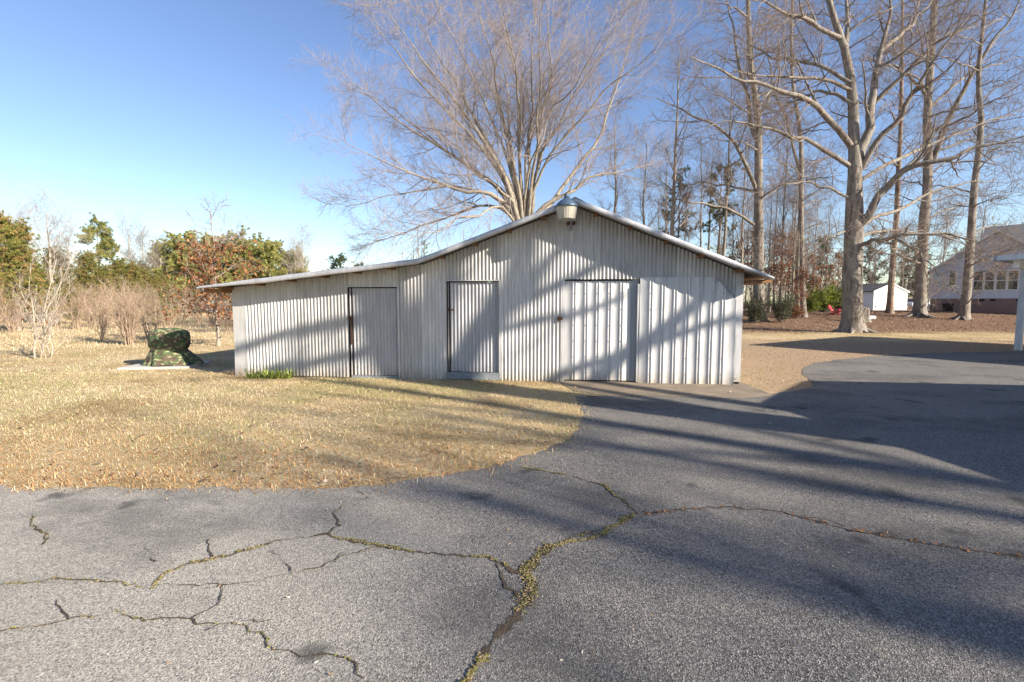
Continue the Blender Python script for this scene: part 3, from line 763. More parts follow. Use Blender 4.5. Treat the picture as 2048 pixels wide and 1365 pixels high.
for sx in (-0.35, 0.35):
    MB().box((sx - 0.07, -0.36, 0.545), (sx + 0.07, 0.42, 0.57)).build("armrest", M['red'], chair)
    MB().box((sx - 0.02, -0.30, 0.0), (sx + 0.02, -0.20, 0.545)).build("leg", M['red'], chair)
    MB().bar((sx * 0.86, -0.28, 0.36), (sx * 0.86, 0.55, 0.02), 0.03, 0.10).build("leg", M['red'], chair)
q = stand(1681, 43.5)
pit = thing("fire_pit", "blackened steel fire pit behind the red chair", "fire pit", q)
MB().lathe([(0.12, 0.28), (0.36, 0.36), (0.47, 0.55), (0.50, 0.56)], 20).build("bowl", M['char'], pit)
for a in (0.3, 2.4, 4.5): MB().bar((0.33 * math.cos(a), 0.33 * math.sin(a), 0.37), (0.42 * math.cos(a), 0.42 * math.sin(a), 0.0), 0.04).build("leg", M['char'], pit)
q = stand(1730, 34.5)
rs = np.random.default_rng(21)
st = MB(); nn_ = 26; prof = [(0.52, -0.05), (0.40, 0.10), (0.33, 0.35), (0.32, 0.75), (0.27, 0.92)]
V = []; ph = rs.random(nn_) * 0.18
for i, (r, z) in enumerate(prof):
    for k in range(nn_):
        a = 2 * math.pi * k / nn_; rr = r * (1 + 0.07 * math.sin(5 * a + 1) + 0.05 * (rs.random() - 0.5))
        V.append((rr * math.cos(a), rr * math.sin(a), z + (ph[k] if i >= 3 else 0)))
V.append((0, 0, 0.72)); F = [(i * nn_ + k, i * nn_ + (k + 1) % nn_, (i + 1) * nn_ + (k + 1) % nn_, (i + 1) * nn_ + k) for i in range(4) for k in range(nn_)] + [(4 * nn_ + k, 4 * nn_ + (k + 1) % nn_, 5 * nn_) for k in range(nn_)]
tag(st.add(V, F).build("tree_stump", M['oakbark'], None, q), "ragged dark tree stump standing behind the big oak trunk", "stump")
q = stand(1745, 36.5)
tag(MB().box((-0.24, -0.14, 0), (0.24, 0.14, 0.2)).box((-0.22, -0.12, 0.2), (0.22, 0.12, 0.24)).build("stone_block", M['white'], None, q), "small pale block lying by the tree stump", "block")

# ------------------------------------------------------------------ camouflage cover on its slab
q = ground(325, 737) + np.array([-0.12, 0.2, 0.0])
slab = MB().prism([(-0.85, 0.0), (0.75, 0.0), (0.75, 0.05), (-0.85, 0.05)], -0.55, 0.75).build("concrete_slab", M['slab'], None, (q[0], q[1] + 0.15, 0))
slab.rotation_euler = (0, 0, 0.12)
tag(slab, "pale concrete slab under the camouflage cover", "slab")
V, F = [], []; nu, nv = 96, 60
prof = [(0.0, 0.95), (0.2, 0.945), (0.36, 0.90), (0.435, 0.81), (0.455, 0.68), (0.45, 0.54), (0.43, 0.45), (0.405, 0.385), (0.43, 0.33), (0.46, 0.25), (0.50, 0.14), (0.53, 0.04), (0.55, 0.0)]
pt = np.linspace(0, len(prof) - 1, nv); pr_ = np.interp(pt, range(len(prof)), [p[0] for p in prof]); pz_ = np.interp(pt, range(len(prof)), [p[1] for p in prof])
for i in range(nv):
    for k in range(nu):
        a = 2 * math.pi * k / nu; z = pz_[i]; low = smooth(0.42, 0.05, z)
        fold = 0.018 * math.sin(11 * a + 9 * z) * (pr_[i] > 0.3) + 0.05 * low * math.sin(7 * a + 1.2 * math.sin(2 * a)) + 0.025 * low * math.sin(15 * a + 2)
        lump = 0.045 * (vnoise(np.array([a * 2.2 + 3]), np.array([z * 5.0]))[0] - 0.5) * (pr_[i] > 0.05)
        side = 1 + 0.40 * low * max(0, math.cos(a - 0.15)) ** 2 + 0.10 * (z > 0.42) * (abs(math.cos(a)) - 0.5)
        r = pr_[i] * side * (1 + fold * 1.4) + lump
        tuck = 0.03 * math.sin(5 * a + 1) * math.exp(-((z - 0.40) / 0.07) ** 2)
        V.append((r * math.cos(a), r * math.sin(a) * 0.92, max(0.052, z + 0.05 + tuck + 0.03 * low * math.sin(4 * a))))
F = [(i * nu + k, (i + 1) * nu + k, (i + 1) * nu + (k + 1) % nu, i * nu + (k + 1) % nu) for i in range(nv - 1) for k in range(nu)]
cv = link("camouflage_cover", mesh_np("camouflage_cover", V, np.array(F), smooth_shade=True), M['camo'], None, (q[0], q[1] + 0.25, 0))
tag(cv, "green camouflage fabric cover draped over a rounded object beside the barn", "cover")

# ------------------------------------------------------------------ tree growing
def unit(v): return v / (np.linalg.norm(v, axis=-1, keepdims=True) + 1e-9)

def tubes(pts, rad, S):
    """pts (N,K,3), rad (N,K) -> vertices, quads"""
    Nn, K, _ = pts.shape
    t = unit(np.gradient(pts, axis=1))
    ref = np.where(np.abs(unit(pts[:, -1] - pts[:, 0])[:, 2:3]) > 0.8, np.array([[1.0, 0.2, 0]]), np.array([[0.1, 0.1, 1.0]]))[:, None, :]
    a = unit(ref - (ref * t).sum(-1, keepdims=True) * t); b = np.cross(t, a)
    ang = np.arange(S) * 2 * np.pi / S
    V = pts[:, :, None] + rad[:, :, None, None] * (np.cos(ang)[:, None] * a[:, :, None] + np.sin(ang)[:, None] * b[:, :, None])
    i = (np.arange(Nn)[:, None, None] * K + np.arange(K - 1)[None, :, None]) * S; k = np.arange(S)[None, None, :]; k2 = (k + 1) % S
    F = np.stack([i + k, i + k2, i + S + k2, i + S + k], -1).reshape(-1, 4)
    return V.reshape(-1, 3), F

def join(parts):
    V, F, n = [], [], 0
    for v, f in parts:
        V.append(v); F.append(f + n); n += len(v)
    return np.concatenate(V), np.concatenate(F)

def resample(P, K, power=1.0):
    P = np.asarray(P, float); d = np.concatenate([[0], np.cumsum(np.linalg.norm(np.diff(P, axis=0), axis=1))])
    t = np.linspace(0, 1, K) ** power * d[-1]
    out = np.stack([np.interp(t, d, P[:, c]) for c in range(3)], -1)
    if power == 1.0:
        for _ in range(2):
            out[1:-1] = (out[:-2] + 2 * out[1:-1] + out[2:]) / 4
    return out

def spawn(rng, pts, rad, n, lo, hi, a0, a1, tmin=0.2, tmax=1.0, K=5, wander=0.15, up=0.0, rs=0.55, lt=0.4, rmin=0.005, rmax=9.0, flat=0.0):
    Nn, K1, _ = pts.shape
    idx = np.repeat(np.arange(Nn), n); m = Nn * n
    t = (np.tile(np.arange(n), Nn) + rng.random(m)) / n * (tmax - tmin) + tmin
    f = np.clip(t * (K1 - 1), 0, K1 - 1.001); i = f.astype(int); w = (f - i)[:, None]
    P = pts[idx, i] * (1 - w) + pts[idx, i + 1] * w; T = unit(pts[idx, i + 1] - pts[idx, i]); r = rad[idx, i] * (1 - w[:, 0]) + rad[idx, i + 1] * w[:, 0]
    rv = rng.normal(size=(m, 3)); rv[:, 2] *= 1 - flat
    pp = unit(np.cross(T, np.cross(rv, T))); a = np.radians(rng.uniform(a0, a1, m))[:, None]
    D = unit(np.cos(a) * T + np.sin(a) * pp); L = rng.uniform(lo, hi, m) * (1 - lt * t)
    out = [P]; d = D
    for k in range(K - 1):
        d = unit(d + rng.normal(size=(m, 3)) * wander + np.array([0, 0, up])); out.append(out[-1] + d * (L / (K - 1))[:, None])
    q = np.stack(out, 1); r0 = np.clip(r * rs, rmin, rmax)
    return q, r0[:, None] * np.linspace(1, 0.35, K)[None, :] + 0.0

def leafs(rng, P, size, cols, spread=0.1, up=0.3, narrow=0.5):
    """one folded four-cornered leaf per point; cols (k,3) palette"""
    n = len(P); s = size * rng.uniform(0.6, 1.3, n)[:, None]   # size: number or (n,1) array
    d = unit(rng.normal(size=(n, 3)) + np.array([0, 0, -up])); e = unit(np.cross(d, rng.normal(size=(n, 3)))); h = np.cross(d, e)
    c = P + rng.normal(size=(n, 3)) * spread
    V = np.stack([c, c + d * s * 0.5 + e * s * narrow * 0.5 + h * s * 0.12, c + d * s, c + d * s * 0.5 - e * s * narrow * 0.5 + h * s * 0.12], 1).reshape(-1, 3)
    i = np.arange(n)[:, None] * 4
    F = np.concatenate([i + np.array([0, 1, 2]), i + np.array([0, 2, 3])])
    col = np.asarray(cols)[rng.integers(len(cols), size=n)] * rng.uniform(0.7, 1.3, n)[:, None]
    return V, F, np.repeat(col, 4, 0)

def needles(rng, P, per, length, width, cols, up=0.35):
    """sprays of narrow blades round each point"""
    P = np.repeat(P, per, 0); n = len(P)
    d = unit(rng.normal(size=(n, 3)) + np.array([0, 0, up])); e = unit(np.cross(d, rng.normal(size=(n, 3)))) * width * 0.5
    L = (length * rng.uniform(0.6, 1.2, n))[:, None]
    V = np.stack([P - e + d * L * 0.1, P + e + d * L * 0.1, P + d * L], 1).reshape(-1, 3)
    col = np.repeat(np.asarray(cols)[rng.integers(len(cols), size=n // per)] * rng.uniform(0.75, 1.25, n // per)[:, None], per, 0) * rng.uniform(0.85, 1.15, n)[:, None]
    return V, np.arange(n * 3).reshape(-1, 3), np.repeat(col, 3, 0)

def assemble(root, rng, L0, levels, tm, cm, sides0=12, trunk_levels=1, foliage=None, extra=None):
    """L0=(pts,rad); grows levels; makes children trunk, crown and perhaps foliage"""
    tr, cr = [tubes(*L0, sides0)] + ([tubes(*extra, 8)] if extra else []), []; cur = L0; allv = [L0]
    for k, lv in enumerate(levels):
        cur = spawn(rng, *cur, **lv); allv.append(cur)
        (tr if k + 1 < trunk_levels else cr).append(tubes(*cur, 6 if k == 0 else (4 if k == 1 and len(levels) < 4 else 3)))
    V, F = join(tr); link("trunk", mesh_np("trunk", V, F, smooth_shade=True), M[tm], root)
    if cr:
        V, F = join(cr); link("crown", mesh_np("crown", V, F), M[cm], root)
    if foliage:
        V, F, C_ = foliage(allv); link("foliage", mesh_np("foliage", V, F, C_), M[foliage.mat], root)
    return root

def px_limbs(spec, base, K=18, kink=0.35):
    """spec: list of (pixels, depth0, depth1, width0 px, width1 px, trunk?) -> arrays local to base"""
    Ps, Rs = [], []
    for px, y0, y1, w0, w1, isT in spec:
        if not isT: w0, w1 = w0 * 0.86, w1 * 0.86
        Y = np.linspace(y0, y1, len(px)) if not isT else np.full(len(px), y0)
        P = np.array([at(x, y, yy) for (x, y), yy in zip(px, Y)]) - base
        if isT: P[0, 2] = min(P[0, 2], 0.0) - 0.05
        P = resample(P, K, 1.5 if isT else 1.0)
        if not isT and len(px) > 3:
            u_ = np.arange(K); q_ = 10 * P[0, 0] + y1
            P = P + np.stack([vnoise(u_ * 0.55 + q_, u_ * 0 + 3.5) - 0.5, vnoise(u_ * 0.55 + q_, u_ * 0 + 9.5) - 0.5, vnoise(u_ * 0.55 + q_, u_ * 0 + 15.5) - 0.5], -1) * kink * np.minimum(1, u_ / 4)[:, None]
        f = np.linspace(0, 1, K) ** (1.5 if isT else 1.0)
        r = (np.interp(f, np.linspace(0, 1, len(w0)), w0) if isinstance(w0, list) else w0 + (w1 - w0) * f) * y0 / FOC / 2
        if not isT: r = r * (1 - 0.6 * f ** 2.5)
        if isT: r = r * (1 + 0.62 * np.exp(-np.maximum(P[:, 2], 0) / 0.42))
        Ps.append(P); Rs.append(r)
    return np.array(Ps), np.array(Rs)

def roots(rng, n, r, K=18):
    a = np.arange(n) * 2 * np.pi / n + rng.random(n) * 0.6; Ps, Rs = [], []
    for t in a:
        L = rng.uniform(1.2, 2.2) * r; u = np.linspace(0, 1, K)[:, None]
        P = np.array([math.cos(t), math.sin(t), 0]) * (0.55 * r + u * L) + np.array([0, 0, 1.0]) * (0.42 * r * (1 - u) ** 1.8 - 0.10 * u)
        Ps.append(P); Rs.append(np.linspace(0.26, 0.08, K) * r)
    return np.array(Ps), np.array(Rs)
cat2 = lambda *x: (np.concatenate([q[0] for q in x]), np.concatenate([q[1] for q in x]))
def C6(*p): return [(1350 + x * 0.3408, y * 0.3408) for x, y in p]
def C5(*p): return [(640 + x * 0.371, y * 0.371) for x, y in p]
def C4(*p): return [(1560 + x * 0.2417, 430 + y * 0.2417) for x, y in p]

def sublimbs(rng, L0, n=4, skip=1, **kw):
    d = dict(n=n, lo=1.8, hi=4.4, a0=25, a1=65, tmin=0.25, tmax=0.9, K=18, wander=0.10, up=0.02, rs=0.5, rmin=0.02, rmax=0.07, lt=0.3); d.update(kw)
    return cat2(L0, spawn(rng, L0[0][skip:], L0[1][skip:], **d))
OAKL = [dict(n=7, lo=1.3, hi=3.2, a0=30, a1=75, tmin=0.15, K=7, wander=0.20, up=0.05, rs=0.42, rmin=0.012, rmax=0.05),
        dict(n=5, lo=0.7, hi=1.7, a0=30, a1=70, tmin=0.15, K=4, wander=0.24, up=0.03, rs=0.55, rmin=0.007),
        dict(n=4, lo=0.3, hi=0.8, a0=25, a1=65, tmin=0.1, K=2, wander=0.2, rs=0.6, rmin=0.0048)]
def fol_leaf(mat_, pal, size, frac, rng, lev=-1, cond=None, spread=0.08):
    def f(allv):
        P = allv[lev][0].reshape(-1, 3)
        if cond is not None: P = P[cond(P)]
        P = P[rng.random(len(P)) < frac]
        return leafs(rng, P, size, pal, spread)
    f.mat = mat_; return f
BROWN = np.array([(0.26, 0.115, 0.05), (0.20, 0.08, 0.035), (0.32, 0.16, 0.075), (0.15, 0.065, 0.035)])

# --- the big oak by the lawn
r_ = np.random.default_rng(11)
oy = 26.9; ob = ground(1705, 665)
oak = thing("oak_tree", "massive bare oak with a thick forked trunk standing in the dry lawn", "tree", ob)
spec = [([(1705, 665), (1705, 560), (1708, 450), (1710, 341), (1709, 290), (1706, 238), (1706, 191), (1698, 136), (1687, 89), (1667, 34), (1652, -20)], oy, oy, [35, 34, 33, 32, 31, 24, 20, 18, 16, 13, 11, 9], 0, True),
 (C6((1000, 290), (1015, 150), (1000, -60)), oy, oy + 1, 12, 7, False),
 (C6((1062, 1010), (1092, 880), (1130, 740), (1160, 600), (1190, 420), (1215, 280), (1250, 100), (1285, -60)), oy, oy + 1, 21, 9, False),
 (C6((1095, 990), (1170, 850), (1290, 720), (1400, 560), (1470, 440), (1600, 250), (1750, 40)), oy, oy - 3, 13, 5, False),
 (C6((1050, 1345), (1130, 1270), (1240, 1100), (1310, 1020), (1400, 970), (1560, 955), (1780, 870), (2060, 800)), oy, oy - 3.5, 18, 6, False),
 (C6((1090, 1060), (1250, 960), (1420, 880), (1560, 830), (1800, 730), (2060, 640)), oy, oy + 3, 9, 4, False),
 (C6((1070, 1350), (1170, 1270), (1300, 1240), (1500, 1130), (1700, 1080), (1900, 1060)), oy, oy + 3, 9, 4, False),
 (C6((1175, 600), (1290, 490), (1400, 380), (1560, 240), (1750, 130), (1900, 60)), oy + .5, oy - 2, 10, 4, False),
 (C6((1210, 300), (1330, 200), (1470, 60), (1560, -40)), oy + .8, oy + 3, 10, 5, False),
 (C6((1040, 870), (940, 720), (850, 620), (740, 560), (560, 510), (350, 450), (220, 390), (80, 345)), oy, oy - 4, 14, 5, False),
 (C6((1040, 985), (900, 890), (780, 820), (620, 775), (470, 745), (330, 720), (200, 740)), oy, oy - 2, 11, 4, False),
 (C6((1035, 610), (940, 540), (850, 530), (740, 580), (600, 660), (480, 700)), oy - .3, oy + 2, 8, 3.5, False),
 (C6((1030, 530), (920, 475), (780, 455), (600, 440), (470, 445), (330, 400)), oy - .4, oy - 3, 8, 3.5, False),
 (C6((1030, 490), (900, 400), (780, 355), (600, 350), (520, 300), (430, 270), (300, 200)), oy - .4, oy + 3, 9, 3.5, False),
 (C6((970, 225), (800, 140), (680, 90), (560, 30), (450, -20)), oy - .7, oy - 3, 10, 5, False),
 (C6((1040, 1170), (900, 1100), (780, 1070), (640, 1090), (520, 1170)), oy, oy - 2, 6, 3, False),
 (C4((600, 255), (700, 235), (780, 220), (900, 180), (1050, 170), (1300, 165), (1500, 185), (1700, 230)), oy, oy - 3, 10, 4, False),
 (C4((930, 180), (1030, 235), (1150, 320), (1300, 470), (1400, 550)), oy - 1.3, oy - 2.5, 5, 2.5, False),
 (C4((640, 190), (800, 135), (950, 125), (1100, 150), (1250, 140)), oy, oy + 2.5, 7, 3, False),
 (C4((560, 130), (430, 170), (320, 260), (220, 350)), oy, oy - 2, 5, 2, False)]
assemble(oak, r_, sublimbs(r_, px_limbs(spec, ob)), OAKL, 'oakbark', 'oaktwig', 16, extra=roots(r_, 7, 0.62))

# --- the other tall trees on the right
def tall_tree(name, label, px0, Y, spec, lev=OAKL, seed=1, tm='oakbark', cm='oaktwig', fol=None, root_r=0.0, grp=None):
    rg = np.random.default_rng(seed); b_ = stand(px0, Y)
    t_ = thing(name, label, "tree", b_, group=grp)
    L0 = sublimbs(rg, px_limbs(spec, b_), 2)
    return assemble(t_, rg, L0, lev, tm, cm, 12, foliage=fol(rg) if fol else None, extra=roots(rg, 6, root_r) if root_r else None)
def randlimbs(seed, trunk, Y, n, y0, y1, length, w, lean=0.0):
    """extra limbs off a trunk polyline, in picture pixels"""
    rg = np.random.default_rng(seed); T = np.array(trunk, float); out = []
    for k in range(n):
        y = y0 + (y1 - y0) * (k + rg.random()) / n
        x = np.interp(-y, -T[:, 1], T[:, 0]); s = 1 if rg.random() < 0.5 + lean else -1; L = length * rg.uniform(0.5, 1.1)
        rise = rg.uniform(0.15, 0.8)
        p = [(x, y), (x + s * L * 0.3, y - L * 0.3 * rise - 3), (x + s * L * 0.65, y - L * 0.6 * rise), (x + s * L, y - L * rise * 0.8)]
        dz = rg.uniform(-0.09, 0.09) * L
        out.append((p, Y, Y + dz, w * rg.uniform(0.6, 1.1), w * 0.35, False))
    return out
LV2 = [dict(n=6, lo=1.4, hi=3.2, a0=25, a1=65, tmin=0.25, K=6, wander=0.16, up=0.06, rs=0.45, rmin=0.012, rmax=0.045),
       dict(n=5, lo=0.7, hi=1.5, a0=25, a1=60, tmin=0.15, K=4, wander=0.2, rs=0.55, rmin=0.008),
       dict(n=3, lo=0.3, hi=0.8, a0=25, a1=60, tmin=0.1, K=2, rs=0.6, rmin=0.006)]
tB = [(1517, 652), (1517, 460), (1517, 375), (1517, 290), (1514, 204), (1500, 136), (1497, 34), (1494, -80)]
tall_tree("hardwood_tree", "tall bare tree with long arching limbs rising behind the barn's right eave", 1517, 35, [(tB, 35, 35, 22, 6, True),
  (C6((480, 830), (455, 800), (420, 560), (370, 350), (320, 100), (300, -80)), 35, 36, 10, 4, False),
  (C6((480, 1125), (430, 1000), (390, 880), (290, 770), (180, 710), (80, 670), (0, 615), (-120, 590)), 35, 32, 9, 4, False),
  (C6((480, 1330), (350, 1240), (200, 1200), (50, 1190), (-80, 1150)), 35, 33, 7, 3, False),
  (C6((480, 1125), (300, 1095), (150, 1070), (0, 1090)), 35, 38, 6, 3, False),
  (C6((480, 1195), (560, 1120), (640, 1085), (780, 1060)), 35, 33, 5, 2.5, False),
  (C6((485, 700), (560, 560), (640, 380), (680, 200)), 35, 37, 6, 3, False)] + randlimbs(5, tB, 35, 9, 330, 0, 110, 5), LV2, 12, root_r=0.5)
tC = [(1606, 642), (1602, 460), (1602, 375), (1604, 307), (1595, 221), (1585, 170), (1582, 102), (1585, 0), (1588, -60)]
tall_tree("hardwood_tree", "slim bare tree with twin stems close together at the lawn's edge", 1604, 38, [(tC, 38, 38, 12, 4, True),
  ([(1597, 642), (1594, 560), (1598, 470), (1600, 420)], 38, 38.2, 8, 5, True),
  (C6((740, 1030), (690, 850), (640, 680), (580, 540), (540, 300), (520, 100)), 38, 39, 7, 3, False)] + randlimbs(6, tC, 38, 10, 440, 0, 90, 4), LV2, 13, root_r=0.25)
tD = [(1838, 645), (1842, 560), (1848, 430), (1854, 409), (1856, 307), (1854, 238), (1858, 170), (1863, 102), (1868, 34), (1870, -60)]
tall_tree("oak_tree", "tall straight bare oak with flared base between the shed and the sided house", 1838, 38.5, [(tD, 38.5, 38.5, 20, 9, True),
  (C6((1510, 960), (1570, 770), (1640, 620), (1730, 470), (1830, 280), (1960, 120), (2060, -40)), 38.5, 36, 12, 6, False),
  (C6((1480, 570), (1380, 440), (1240, 380), (1100, 350)), 38.5, 36, 7, 3, False),
  (C6((1490, 640), (1600, 530), (1750, 420), (2060, 330)), 38.5, 42, 7, 3, False),
  (C6((1490, 780), (1700, 700), (1850, 600), (2060, 480)), 38.5, 35, 6, 3, False),
  (C6((1480, 900), (1640, 850), (1900, 780), (2060, 760)), 38.5, 41, 5, 3, False)] + randlimbs(7, tD, 38.5, 11, 560, 0, 150, 5, 0.2), OAKL, 14, root_r=0.6)
tE = [(1925, 650), (1933, 590), (1940, 500), (1944, 440), (1948, 375), (1955, 324), (1962, 266), (1963, 221), (1957, 194), (1958, 120), (1970, 20), (1975, -60)]
tall_tree("oak_tree", "leaning oak with brown leaves on its lowest twigs before the sided house", 1925, 36, [(tE, 36, 36, 16, 4, True)] + randlimbs(8, tE, 36, 17, 610, 20, 125, 4, 0.05), OAKL, 15, root_r=0.45,
  fol=lambda rg: fol_leaf('leaf', BROWN, 0.15, 0.16, rg, cond=lambda P: (P[:, 2] < 4.6) & (fbm(P[:, 0] * 0.9 + 50, P[:, 2] * 1.2, 2) > 0.52)))
tF = [(1778, 640), (1783, 560), (1790, 470), (1793, 443), (1796, 358), (1801, 273), (1803, 170), (1804, 95), (1806, -40)]
tall_tree("hardwood_tree", "slender reddish trunk leaning in front of the white shed", 1778, 42, [(tF, 42, 42, 11.5, 4, True)] + randlimbs(9, tF, 42, 12, 400, 0, 70, 3), LV2, 16, tm='pinebark', root_r=0.25)

# --- the great many-stemmed maple behind the barn
mb = stand(1052, 23.0); r_ = np.random.default_rng(5)
maple = thing("maple_tree", "huge many-stemmed bare maple spreading above the barn roof", "tree", mb)
S5 = [((1085, 850), (1070, 600), (1040, 350), (960, 0), (930, -150)), ((1120, 850), (1150, 600), (1145, 200), (1140, -160)), ((1110, 850), (1140, 700), (1250, 470), (1330, 200), (1370, -150)),
      ((1060, 900), (1010, 700), (960, 500), (910, 300), (850, 30), (820, -120)), ((1020, 950), (900, 750), (780, 550), (600, 230), (430, -30)), ((1000, 960), (950, 900), (800, 700), (560, 480), (330, 200), (190, 30)),
      ((990, 1010), (880, 960), (680, 830), (480, 700), (250, 500), (90, 370)), ((980, 1080), (900, 1040), (650, 1010), (400, 1050), (120, 1120)), ((1000, 1000), (880, 950), (600, 760), (380, 560), (130, 470)),
      ((1150, 980), (1240, 850), (1330, 750), (1450, 570), (1560, 480), (1750, 330), (1980, 170)), ((1220, 1130), (1300, 1050), (1440, 830), (1540, 690), (1570, 560), (1680, 250), (1750, -40)), ((1130, 960), (1200, 850), (1290, 640), (1440, 430), (1600, 150), (1680, -60)),
      ((980, 1120), (900, 1110), (750, 1150), (500, 1240), (220, 1330)), ((1000, 1060), (930, 1050), (700, 1010), (480, 940), (250, 850), (100, 740)), ((1200, 1120), (1330, 1050), (1500, 940), (1700, 920), (1850, 860)),
      ((1170, 960), (1190, 700), (1240, 400), (1230, 100), (1240, -140)), ((1030, 900), (930, 620), (760, 300), (640, 60), (600, -100)), ((1010, 960), (800, 620), (480, 250), (300, 0))]
spec = [([(1052, 640), (1052, 560), (1050, 480)], 23, 23, 52, 40, True)]
for k, s in enumerate(S5):
    dy = (-1) ** k * r_.uniform(0.5, 3.5)
    spec.append((C5((1110 + r_.uniform(-30, 30), 1290), (1105 + (s[0][0] - 1105) * 0.45, 1180), *s), 23, 23 + dy, r_.uniform(8, 13), 1.7, False))
for k in range(8):                                    # stems leaning towards and away from the viewer
    s = S5[r_.integers(len(S5))]; j = r_.uniform(0.35, 0.8)
    q = [(1110 + (x - 1110) * j + r_.uniform(-40, 40), 1200 + (y - 1200) * r_.uniform(0.9, 1.15)) for x, y in s]
    spec.append((C5((1110, 1290), *q), 23, 23 + r_.choice([-1, 1]) * r_.uniform(4, 7), r_.uniform(6, 9), 1.3, False))
MAPL = [dict(n=18, lo=1.7, hi=4.2, a0=20, a1=58, tmin=0.3, K=7, wander=0.15, up=0.05, rs=0.4, rmin=0.009, rmax=0.03, lt=0.4),
        dict(n=9, lo=0.9, hi=2.0, a0=22, a1=58, tmin=0.12, K=4, wander=0.16, up=0.02, rs=0.5, rmin=0.0056),
        dict(n=8, lo=0.35, hi=1.0, a0=22, a1=58, tmin=0.1, K=2, wander=0.15, up=0.02, rs=0.6, rmin=0.0038)]
assemble(maple, r_, px_limbs(spec, mb), MAPL, 'maplebark', 'twig', 10)

# --- woodland trees: prototypes and copies
def free_tree(seed, h, r0, n1, l1, ang, tmin, lv, K=14, bend=0.05):
    rg = np.random.default_rng(seed); z = np.linspace(-0.1, h, K)
    x = np.cumsum(rg.normal(size=(K, 2)) * bend, 0)
    P = np.stack([x[:, 0] - x[0, 0], x[:, 1] - x[0, 1], z], -1)[None]; R = (r0 * (1 - 0.85 * np.linspace(0, 1, K)) * (1 + 0.6 * np.exp(-np.maximum(z, 0) / 0.3)))[None]
    L = [dict(n=n1, lo=l1[0], hi=l1[1], a0=ang[0], a1=ang[1], tmin=tmin, K=7, wander=0.13, up=0.08, rs=0.42, rmin=0.012, rmax=0.09, lt=0.45)] + lv
    return rg, (P, R), L
WL = [dict(n=7, lo=1.0, hi=2.4, a0=25, a1=60, tmin=0.2, K=5, wander=0.16, up=0.05, rs=0.5, rmin=0.009),
      dict(n=6, lo=0.5, hi=1.1, a0=25, a1=60, tmin=0.1, K=3, rs=0.55, rmin=0.006), dict(n=3, lo=0.25, hi=0.6, a0=25, a1=55, tmin=0.2, K=2, rs=0.6, rmin=0.005)]
def copy_tree(src, loc, rz, scale, label=None, group=None):
    o = src.copy(); COL.objects.link(o); o.location = [float(v) for v in loc]; o.rotation_euler = (0, 0, rz)
    o.scale = (scale,) * 3
    if label: o["label"] = label
    if group: o["group"] = group
    for c_ in list(src.children):
        d_ = c_.copy(); COL.objects.link(d_); d_.parent = o
    return o
GW_ = "bare woodland trees behind the barn and lawn"
LW_ = "slender bare grey-brown tree in the woodland strip behind the barn"
protos = []
for k, (h, r0, n1, tmn) in enumerate([(17, 0.20, 20, 0.35), (19, 0.17, 18, 0.45), (15, 0.15, 20, 0.3)]):
    rg, L0, L = free_tree(30 + k, h, r0, n1, (1.8, 4.2), (25, 60), tmn, WL)
    x, y = [(1346, 32.0), (1440, 40.0), (1560, 44.0)][k]
    t_ = thing("woodland_tree", LW_, "tree", stand(x, y), group=GW_)
    protos.append(assemble(t_, rg, L0, L, 'maplebark' if k != 1 else 'oakbark', 'oaktwig', 9))
r_ = np.random.default_rng(77)
spots = [(1325, 38), (1365, 45), (1395, 36), (1418, 50), (1462, 46), (1478, 38), (1492, 55), (1536, 41), (1548, 52), (1575, 48), (1590, 56), (1625, 50), (1650, 62), (1290, 44), (1255, 50),
         (1220, 40), (1745, 60), (1800, 70), (1880, 66), (1583, 40), (1310, 58), (1440, 62), (1505, 64), (1960, 62), (1610, 66)]
def wood_label(x):
    return [("slender bare tree seen beyond the maple's outer twigs", "bare trees beyond the maple"), ("slender bare tree rising above the barn's right roof slope", "bare trees above the barn's right slope"),
            ("slender bare tree between the arching-limbed tree and the big oak", "bare trees left of the big oak"), ("slender bare tree far behind the shed and the sided house", "bare trees behind shed and house")][(x > 1320) + (x > 1500) + (x > 1665)]
for x, y in spots:
    copy_tree(protos[r_.integers(3)], stand(x, y), r_.uniform(0, 6.28), r_.uniform(0.62, 0.95), *wood_label(x))
for o_, x in zip(protos, (1346, 1440, 1560)): o_["label"], o_["group"] = wood_label(x)

# --- young trees still holding brown leaves
def leafy_sapling(seed, h, r0, size, frac, l1=(0.8, 1.9), tmin=0.25):
    rg, L0, L = free_tree(seed, h, r0, 26, l1, (45, 85), tmin, [dict(n=8, lo=0.4, hi=1.0, a0=30, a1=65, K=4, rs=0.5, rmin=0.006), dict(n=5, lo=0.2, hi=0.45, a0=30, a1=60, K=3, rs=0.6, rmin=0.004)], bend=0.03)
    return rg, L0, L, size, frac
def sapling(label, loc, seed, h, r0, size, frac, grp=None, tmin=0.25, zmax=1.0, l1=(0.8, 1.9), nm="beech_sapling"):
    rg, L0, L, s, f = leafy_sapling(seed, h, r0, size, frac, l1, tmin)
    t_ = thing(nm, label, "tree", loc, group=grp)
    return assemble(t_, rg, L0, L, 'maplebark', 'twig', 8, foliage=fol_leaf('leaf', BROWN, s, f, rg, cond=lambda P: P[:, 2] < h * zmax, spread=0.12))
sapling("small oak with rusty brown leaves and a bare top left of the barn", ground(437, 692), 51, 5.2, 0.065, 0.15, 0.95, tmin=0.14, zmax=0.75, l1=(1.2, 2.3), nm="young_oak")
sg = "brown-leaved saplings at the wood's edge"
sl = "thin sapling with scattered copper leaves at the wood's edge"
s0 = sapling(sl, stand(1562, 41.5), 52, 7.0, 0.06, 0.20, 0.42, sg)
